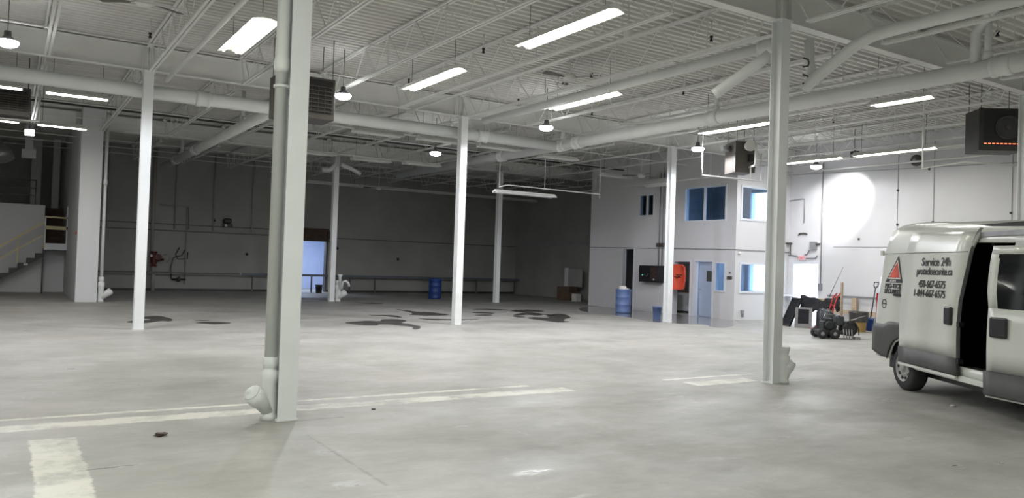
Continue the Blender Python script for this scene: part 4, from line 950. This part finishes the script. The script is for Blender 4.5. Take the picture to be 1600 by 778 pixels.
# tarp draped over a trestle
t = thing('trestle', 'timber trestle under the dark tarp before the exit', 'trestle', (21.85, 15.95, 0), math.radians(-57))
MB().bar((-.5, 0, .86), (.42, 0, .86), .09).build('beam', M['wood'], t)
for x in (-.42, .36):
    for y in (-.28, .28): MB().bar((x, 0, .84), (x, y, 0), .05).build('leg', M['wood'], t)
mb = MB(); rows = []; random.seed(11)
U, V_ = 26, 14
for i in range(U + 1):
    u = i / U; x = -.58 + 1.14 * u; r_ = []
    for j in range(V_ + 1):
        v = -1 + 2 * j / V_; dr = .46 + .12 * math.sin(7 * u + 1) - (.25 if u > .8 else 0) + (.14 if u > .93 else 0)
        yy = v * .22 * (1 + .3 * abs(v)) + .03 * math.sin(15 * u + 3 * v); zz = .95 + .05 * math.sin(5 * u + 2) - max(0, abs(v) - .18) * dr * 1.2 + .02 * math.sin(21 * u + 6 * v)
        r_.append((x + .03 * math.sin(9 * v), yy + math.copysign(.06 * abs(math.sin(11 * u)), v) * abs(v), zz))
    rows.append(r_)
mb.grid(rows); o = mb.build('tarp', M['cloth'], solid=.02); o.location = (21.85, 15.95, 0); o.rotation_euler = (0, 0, math.radians(-57))
tag(o, 'dark crumpled tarp draped over the trestle before the exit door', 'tarp')
t = thing('timber_stud', 'upright pale timber stud standing behind the tools', 'timber', (21.5, 14.95, 0))
MB().box(-.03, .03, -.03, .03, 0, 1.45).build('stud', M['wood'], t)
# waste bin and shovels
t = thing('waste_bin', 'tan bin with black bag folded over its rim by the shovels', 'bin', (21.55, 14.4, 0))
MB().lathe((0, 0, 0), (0, 0, 9), [(0, .20), (.35, .235), (.55, .25), (.56, .24), (.1, .2), (.08, .01)], 22, False).build('bin_body', M['pail'], t)
MB().lathe((0, 0, .30), (0, 0, 9), [(0, .255), (.05, .262), (.24, .275), (.30, .285), (.31, .26), (.20, .24), (.0, .235)], 22, False).build('bag', mat('grey_bag', (.06, .058, .055), .35, var=.3, scale=10), t)
def shovel(x, y, rz, label, blade_m, dh=True, ht=1.35):
    t = thing('shovel', label, 'shovel', (x, y, 0), rz)
    mt = Matrix.Rotation(math.radians(9), 4, 'Y')
    MB().tube(mt @ Vector((0, 0, .35)), mt @ Vector((0, 0, ht)), .018, 10).build('shaft', M['black'], t)
    if dh:
        MB().path([mt @ Vector(p) for p in ((0, 0, ht - .02), (0, -.09, ht + .05), (0, -.09, ht + .16), (0, .09, ht + .16), (0, .09, ht + .05), (0, 0, ht - .02))], .016, 8).build('grip', M['black'], t)
    rows = []
    for k in range(6):
        z = .02 + .08 * k; rows.append([mt @ Vector((-.03 - .05 * math.cos(v * 1.4) + .02 * k / 5, v * .2, z)) for v in (-1, -.6, 0, .6, 1)])
    MB().grid(rows).build('blade', blade_m, t, solid=.008)
shovel(21.95, 14.33, math.radians(-20), 'blue bladed snow shovel with D grip leaning by the van', M['darkblue'])
shovel(22.3, 14.3, math.radians(-35), 'black long handled shovel leaning beside the blue one', M['black'], False, 1.5)

# ------------------------------------------------------------------ van
van = thing('cargo_van', 'white high roof cargo van with its side door slid open', 'van', (11.37, 6.87, 0), math.radians(-122.9))
W = 2.05
def inb(z):
    P = [(0, .02), (.42, .015), (.75, 0), (1.1, 0), (1.4, .02), (2.05, .09), (2.28, .14), (2.40, .21), (2.48, .34), (2.53, .6), (9, .9)]
    for (a, fa), (b, fb) in zip(P, P[1:]):
        if a <= z <= b: return fa + (fb - fa) * (z - a) / (b - a)
    return 0
LV = [.42, .55, .70, .85, 1.0, 1.2, 1.4, 1.7, 2.02, 2.06, 2.22, 2.30, 2.40, 2.48, 2.53]
def bottom(s):
    for c in (0.0, 3.45):
        if abs(s - c) < .43: return .34 + math.sqrt(.43 ** 2 - (s - c) ** 2)
    return .42
def nose(s):
    """max roof height at station s"""
    P = [(-1.1, 2.60), (2.9, 2.46), (3.2, 2.30), (3.85, 1.45), (4.1, 1.28), (4.35, 1.10), (4.45, .9)]
    for (a, fa), (b, fb) in zip(P, P[1:]):
        if a <= s <= b: return fa + (fb - fa) * (s - a) / (b - a)
    return P[-1][1]
def ring(s, inset=0.0):
    hb, ht = bottom(s), nose(s); pts = []
    taper = .0
    if s < -.8: taper = .10 * ((-.8 - s) / .25) ** 2
    if s > 3.5: taper = .30 * ((s - 3.5) / .95) ** 1.5
    for z in LV:
        base = max(z, hb) if z <= 1.0 or hb > z else z
        k = ht / 2.56
        zz = base if base < 1.0 else 1.0 + (base - 1.0) * (ht - 1.0 - .03) / (2.53 - 1.0)
        if ht < 1.5: zz = hb + (z - .42) / (2.53 - .42) * max(ht - hb - .03, .02)
        ss = s
        if s < -.7: ss = s + max(0, z - 1.2) * .10 * ((-.7 - s) / .3) + (max(0, z - 2.1) * .35 if s < -.9 else 0)
        pts.append((ss, inb(base) + taper + inset, zz - (inset if z > 2.2 else 0)))
    return pts + [(pts[-1][0], W / 2, nose(s) - inset)] + [(a, W - y, z) for a, y, z in reversed(pts)]
ST = [-1.04, -1.02, -.95, -.8, -.6, -.43, -.40, -.33, -.22, -.1, 0, .1, .22, .33, .40, .43, .6, 1.0, 1.35, 1.7, 2.1, 2.46, 2.9, 3.02, 3.06, 3.15, 3.25, 3.37, 3.45, 3.55, 3.65, 3.75, 3.83, 3.87, 3.9, 4.1, 4.3, 4.45]
NV = len(LV)
def sk(i, j):
    a, b = ST[i], ST[i + 1]; m_ = (a + b) / 2
    if j < NV - 1:
        z = (LV[j] + LV[j + 1]) / 2
        if 1.35 < m_ < 2.5 and .5 < z < 2.25: return True
        if 2.46 < m_ < 3.37 and .5 < z < 2.03: return True
    return False
def sk_arch(i, j):
    if sk(i, j): return True
    a, b = ST[i], ST[i + 1]
    jj = j if j < NV - 1 else (2 * NV - j - 1)
    return 0 <= jj < NV - 1 and max(LV[jj], LV[jj + 1]) <= min(bottom(a), bottom(b)) - .001 and LV[jj + 1] < max(bottom(a), bottom(b)) and min(bottom(a), bottom(b)) > .43
rows = [ring(s) for s in ST]
MB().grid(rows, True, sk).build('body_shell', M['vanw'], van, solid=.03)
mb = MB(); mb.b.faces.new([mb.b.verts.new(Vector(p)) for p in ring(ST[0])]); mb.build('rear_doors', M['vanw'], van)
mb = MB(); mb.b.faces.new([mb.b.verts.new(Vector(p)) for p in ring(ST[-1])]); mb.build('nose_panel', M['clad'], van)
# cargo space lining
ST2 = [-.85, -.6, 0, .6, 1.35, 1.7, 2.1, 2.46, 2.9, 3.3]
def ring2(s): 
    zz = [.50, 1.0, 1.4, 2.0, 2.24, 2.38, 2.42]
    p = [(s, inb(z) + (.07 if z > 0 else 0), z) for z in zz]
    return p + [(a, W - y, z) for a, y, z in reversed(p)]
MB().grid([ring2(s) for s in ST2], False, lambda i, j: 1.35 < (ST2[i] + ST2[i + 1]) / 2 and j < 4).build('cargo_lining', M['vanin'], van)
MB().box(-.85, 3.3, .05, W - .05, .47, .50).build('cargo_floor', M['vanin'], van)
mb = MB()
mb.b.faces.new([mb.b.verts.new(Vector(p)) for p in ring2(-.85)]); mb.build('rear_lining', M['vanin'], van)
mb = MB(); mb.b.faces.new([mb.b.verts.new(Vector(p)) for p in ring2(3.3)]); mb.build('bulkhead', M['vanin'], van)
# sill and header track of the opening
MB().box(1.35, 2.9, .02, .30, .50, .53).build('door_sill', M['galv'], van)
MB().box(1.45, 3.0, .13, .19, 2.24, 2.30).build('door_track', M['galv'], van)
MB().bar((.45, .0, .40), (3.0, .0, .40), .05, .07).build('rocker_panel', M['vanw'], van)
MB().box(-.9, 3.9, .25, W - .25, .24, .42).build('underbody', M['black'], van)
# bumper and cladding round the rear corner and arch
bs = [-1.09, -1.085, -1.05, -.95, -.8, -.6, -.48, -.44, -.43, -.40, -.33, -.22, -.1, 0.04]
rows = []
for s in bs:
    hb = bottom(s) if s > -.44 else .44; tp = .94 if s < -.55 else min(1.0, .94 + (s + .55) * .5)
    o_ = -.03 if s > -.9 else -.03 + .16 * ((-.9 - s) / .19) ** 2
    cut = .07 if s < -1.0 else (.07 * max(0, (-.6 - s) / .4) if s < -.6 else 0)
    z0 = hb if s > -.44 else .44 + cut
    rows.append([(s + (.02 if f in (0, 1) else 0) * (1 if s < -1 else 0), o_ + (.02 if f == 1 else 0), z0 + (tp - z0) * f) for f in (0, .12, .35, .6, .85, 1)])
MB().grid(rows).build('wheel_arch_cladding', M['clad'], van, solid=.02)
MB().box(-1.10, -1.02, .12, W - .12, .45, .80).build('rear_bumper', M['clad'], van, bevel=.02)
MB().box(-1.045, -.99, .07, .16, .98, 1.42).build('tail_light', M['taill'], van, bevel=.01)
MB().box(-1.045, -.99, W - .16, W - .07, .98, 1.42).build('tail_light', M['taill'], van, bevel=.01)
MB().box(-.88, -.80, .05, .08, 2.02, 2.10).build('door_hinge', M['vanw'], van)
# wheels
for s in (0, 3.45):
    for y, sd in ((.02, -1), (W - .02, 1)):
        ya = y if sd < 0 else y - .24
        w_ = MB().lathe((s, ya, .34), (s, 99, .34), [(0, .20), (.005, .25), (.0, .30), (.03, .335), (.07, .34), (.17, .34), (.21, .335), (.24, .30), (.24, .20)], 36, False).build('wheel', M['rubber'], van)
        yo = .005 if sd < 0 else .235
        mb = MB(); yf = ya + (.02 if sd < 0 else .22)
        d = Vector((0, -sd * -1.0 if False else (1 if sd < 0 else -1), 0))
        c0 = Vector((s, ya + (-.004 if sd < 0 else .244), .34))
        mb.lathe(c0, c0 + d, [(0, .21), (.004, .20), (.03, .19), (.035, .15), (.015, .12), (.01, .10), (.03, .07), (.0, .06), (-.012, .045), (-.014, .001)], 28, False)
        mb.build('rim', M['rim'], w_)
        for k in range(10):
            a = 2 * PI * k / 10; c = c0 + d * .026 + Vector((math.cos(a) * .165, 0, math.sin(a) * .165))
            MB().lathe(c, c - d, [(0, .026), (.008, .024)], 8).build('vent_hole', M['black'], w_)
# sliding door, slid back along the side
def panel(s0, s1, zs, off, th=.04, n=6, front_lean=0.0):
    return [[(s0 + (s1 - s0) * k / n + (front_lean * max(0, z - 1.4) if k == n else 0), inb(z) + off, z - (.03 * (s0 + (s1 - s0) * k / n) if z > 2.2 else 0)) for z in zs] for k in range(n + 1)]
zs = [.66, .85, 1.0, 1.04, 1.08, 1.2, 1.4, 1.7, 2.0, 2.03, 2.06, 2.22, 2.30, 2.36]
dr = MB().grid(panel(.05, 1.58, zs, -.075, front_lean=.16)).build('sliding_door', M['vanw'], van, solid=.05, offset=-1)
MB().grid(panel(.04, 1.59, [.43, .455, .66], -.085)).build('door_cladding', M['clad'], dr, solid=.05)
MB().bar((.04, -.06, .41), (1.58, -.06, .41), .03, .035).build('door_lower_edge', M['vanw'], dr)
MB().box(1.33, 1.50, -.115, -.07, 1.08, 1.32).build('handle', M['black'], dr, bevel=.03)
MB().grid([[(1.585 + .16 * max(0, z - 1.4), inb(z) - .07 + q, z) for z in zs] for q in (0, .05)]).build('door_seal', M['galv'], dr)
for z in (1.1, .62): MB().box(1.56, 1.64, -.07, .0, z - .03, z + .03).build('catch', M['black'], dr)
# crease lines and rail slot
line_m = mat('panel_gap', (.30, .31, .29), .5, var=.1)
mb = MB()
mb.bar((-.86, .094 - .008, 2.05), (.05, .094 - .008, 2.05), .012, .010)
mb.build('panel_gap', line_m, van)
mb = MB(); mb.bar((.05, .092 - .083, 2.05), (1.66, .092 - .083, 2.05), .012, .010); mb.build('panel_gap', line_m, dr)
MB().box(-.30, .05, -.012, .03, 1.395, 1.425).build('rail_slot', M['black'], van)
MB().lathe((-.62, .012, 1.26), (-.62, -1, 1.26), [(0, .075), (.008, .075), (.008, .062), (.006, .06)], 24, False).build('fuel_emblem', M['letter'], van)
MB().box(-.67, -.57, -.0, .012, 1.255, 1.27).build('fuel_emblem_bar', M['letter'], van)
# lettering on the sliding door (reads along the van, x to the front)
lean = math.atan2(.07, .65)
def side_mtx(s, z, off):
    up = Vector((0, .09 if z > 1.4 else .03, 1)).normalized(); x = Vector((1, 0, 0)); n_ = x.cross(up)
    o_ = Vector((s, inb(z) + off - .007, z))
    return Matrix(((x.x, up.x, n_.x, o_.x), (x.y, up.y, n_.y, o_.y), (x.z, up.z, n_.z, o_.z), (0, 0, 0, 1)))
for body, s, z, size, wd_ in (('Service 24h', .92, 1.86, .165, .74), ('protecksecurite.ca', .90, 1.735, .150, .93), ('450-667-6575', .88, 1.555, .145, .71), ('1-844-667-6575', .84, 1.425, .145, .82)):
    text('lettering', body, dr, side_mtx(s, z, -.075), size, M['letter'], 1.0, .0018, .002, wd=wd_)
# triangle emblem on the rear quarter
def quad_pt(s, z, o_=.0): return Vector((s, inb(z) - .004 - o_, z))
def tri(name, pts, m, o_, hole=None):
    MB().poly([quad_pt(s, z, o_) for s, z in pts], (0, -.003, 0)).build(name, m, van)
tri('emblem_black', [(-.66, 1.60), (-.11, 1.60), (-.33, 2.02)], M['letter'], 0)
tri('emblem_white', [(-.58, 1.655), (-.17, 1.655), (-.335, 1.95)], M['paper'], .004)
tri('emblem_red', [(-.54, 1.675), (-.20, 1.675), (-.335, 1.92)], M['logored'], .008)
for body, z, wd_ in (('PRO-TECK', 1.515, .52), ('SÉCURITÉ', 1.43, .52)):
    text('lettering', body, van, side_mtx(-.39, z, .0), .095, M['letter'], 1, .004, .002, wd=wd_)
o = text('lettering', 'SECURITE', van, side_mtx(-.385, 1.612, -.012), .045, M['paper'], 1, .001, .001)
# front door, slightly open, hinged at its front edge
hx = 3.40
fd = thing('front_door', None, None, (hx, 0, 0), math.radians(14)); fd.parent = van
o_ = MB()
def dpt(s, z): return (s - hx, inb(z) - .02, z)
def colz(s): return None
# lower skin
SS = [2.50, 2.6, 2.85, 3.1, 3.38]
MB().grid([[dpt(s, z) for z in (.62, .85, 1.0, 1.04, 1.2, 1.36)] for s in SS]).build('door_skin', M['vanw'], fd, solid=.05)
# window frame: rear strip slightly slanted, top bar, and front post
fr = MB()
fr.grid([[dpt(s0 + d_, z) for z, s0 in ((1.36, 2.50), (1.55, 2.46), (1.75, 2.45), (1.95, 2.455), (2.10, 2.47))] for d_ in (0, .05, .13)])
fr.grid([[dpt(s, z) for z in (2.0, 2.05, 2.10)] for s in (2.47, 2.6, 2.8, 3.0)])
fr.grid([[dpt(s, z) for z, s in ((1.36, a), (2.06, a - .35))] for a in (3.30, 3.38)])
fr.build('window_frame', M['vanw'], fd, solid=.04)
MB().poly([dpt(2.62, 1.36), dpt(3.31, 1.36), dpt(2.98, 2.02), dpt(2.57, 2.02), dpt(2.56, 1.7)], (0, .01, 0)).build('window_pane', M['darkglass'], fd)
MB().grid([[dpt(s, z) for z in (.34, .36, .62)] for s in SS]).build('door_cladding', M['clad'], fd, solid=.05)
MB().bar(dpt(2.5, .335), dpt(3.38, .335), .03, .04).build('door_lower_edge', M['vanw'], fd)
MB().box(2.56 - hx, 2.80 - hx, -.055, -.02, 1.02, 1.26).build('handle', M['black'], fd, bevel=.04)
# nose parts
MB().grid([[(s, y, z) for y in (.35, W / 2, W - .35)] for s, z in ((3.22, 2.27), (3.55, 1.86), (3.84, 1.50))]).build('windshield', M['darkglass'], van, solid=.01)
for y in (.15, W - .5): MB().box(4.25, 4.40, y, y + .35, .75, 1.02).build('headlight', M['reflector'], van, bevel=.03)
MB().box(4.35, 4.50, .25, W - .25, .40, .72).build('front_bumper', M['clad'], van, bevel=.03)
# load inside the van
def inside(name, label, cat, s, y, z, bx, m):
    t = thing(name, label, cat, van.matrix_basis @ Vector((s, y, z)) if False else (Matrix.Translation((11.37, 6.87, 0)) @ Matrix.Rotation(math.radians(-122.9), 4, 'Z') @ Vector((s, y, z))), math.radians(-122.9))
    MB().box(*bx).build('body', m, t, bevel=.015); return t
t = inside('storage_cabinet', 'rust red cabinet standing inside the open van', 'cabinet', 1.62, .95, .505, (-.30, .25, -.3, .3, 0, .66), mat('rust_red', (.26, .07, .045), .6, var=.2))
MB().box(-.24, .19, -.315, -.30, .06, .60).build('drawer', MATS['rust_red'], t)
t = inside('storage_crate', 'dark green crate on the van floor', 'crate', 2.35, 1.0, .505, (-.22, .25, -.3, .3, 0, .22), mat('dark_green', (.03, .10, .07), .6, var=.2))
MB().box(-.24, .27, -.32, .32, .20, .23).build('rim', MATS['dark_green'], t)
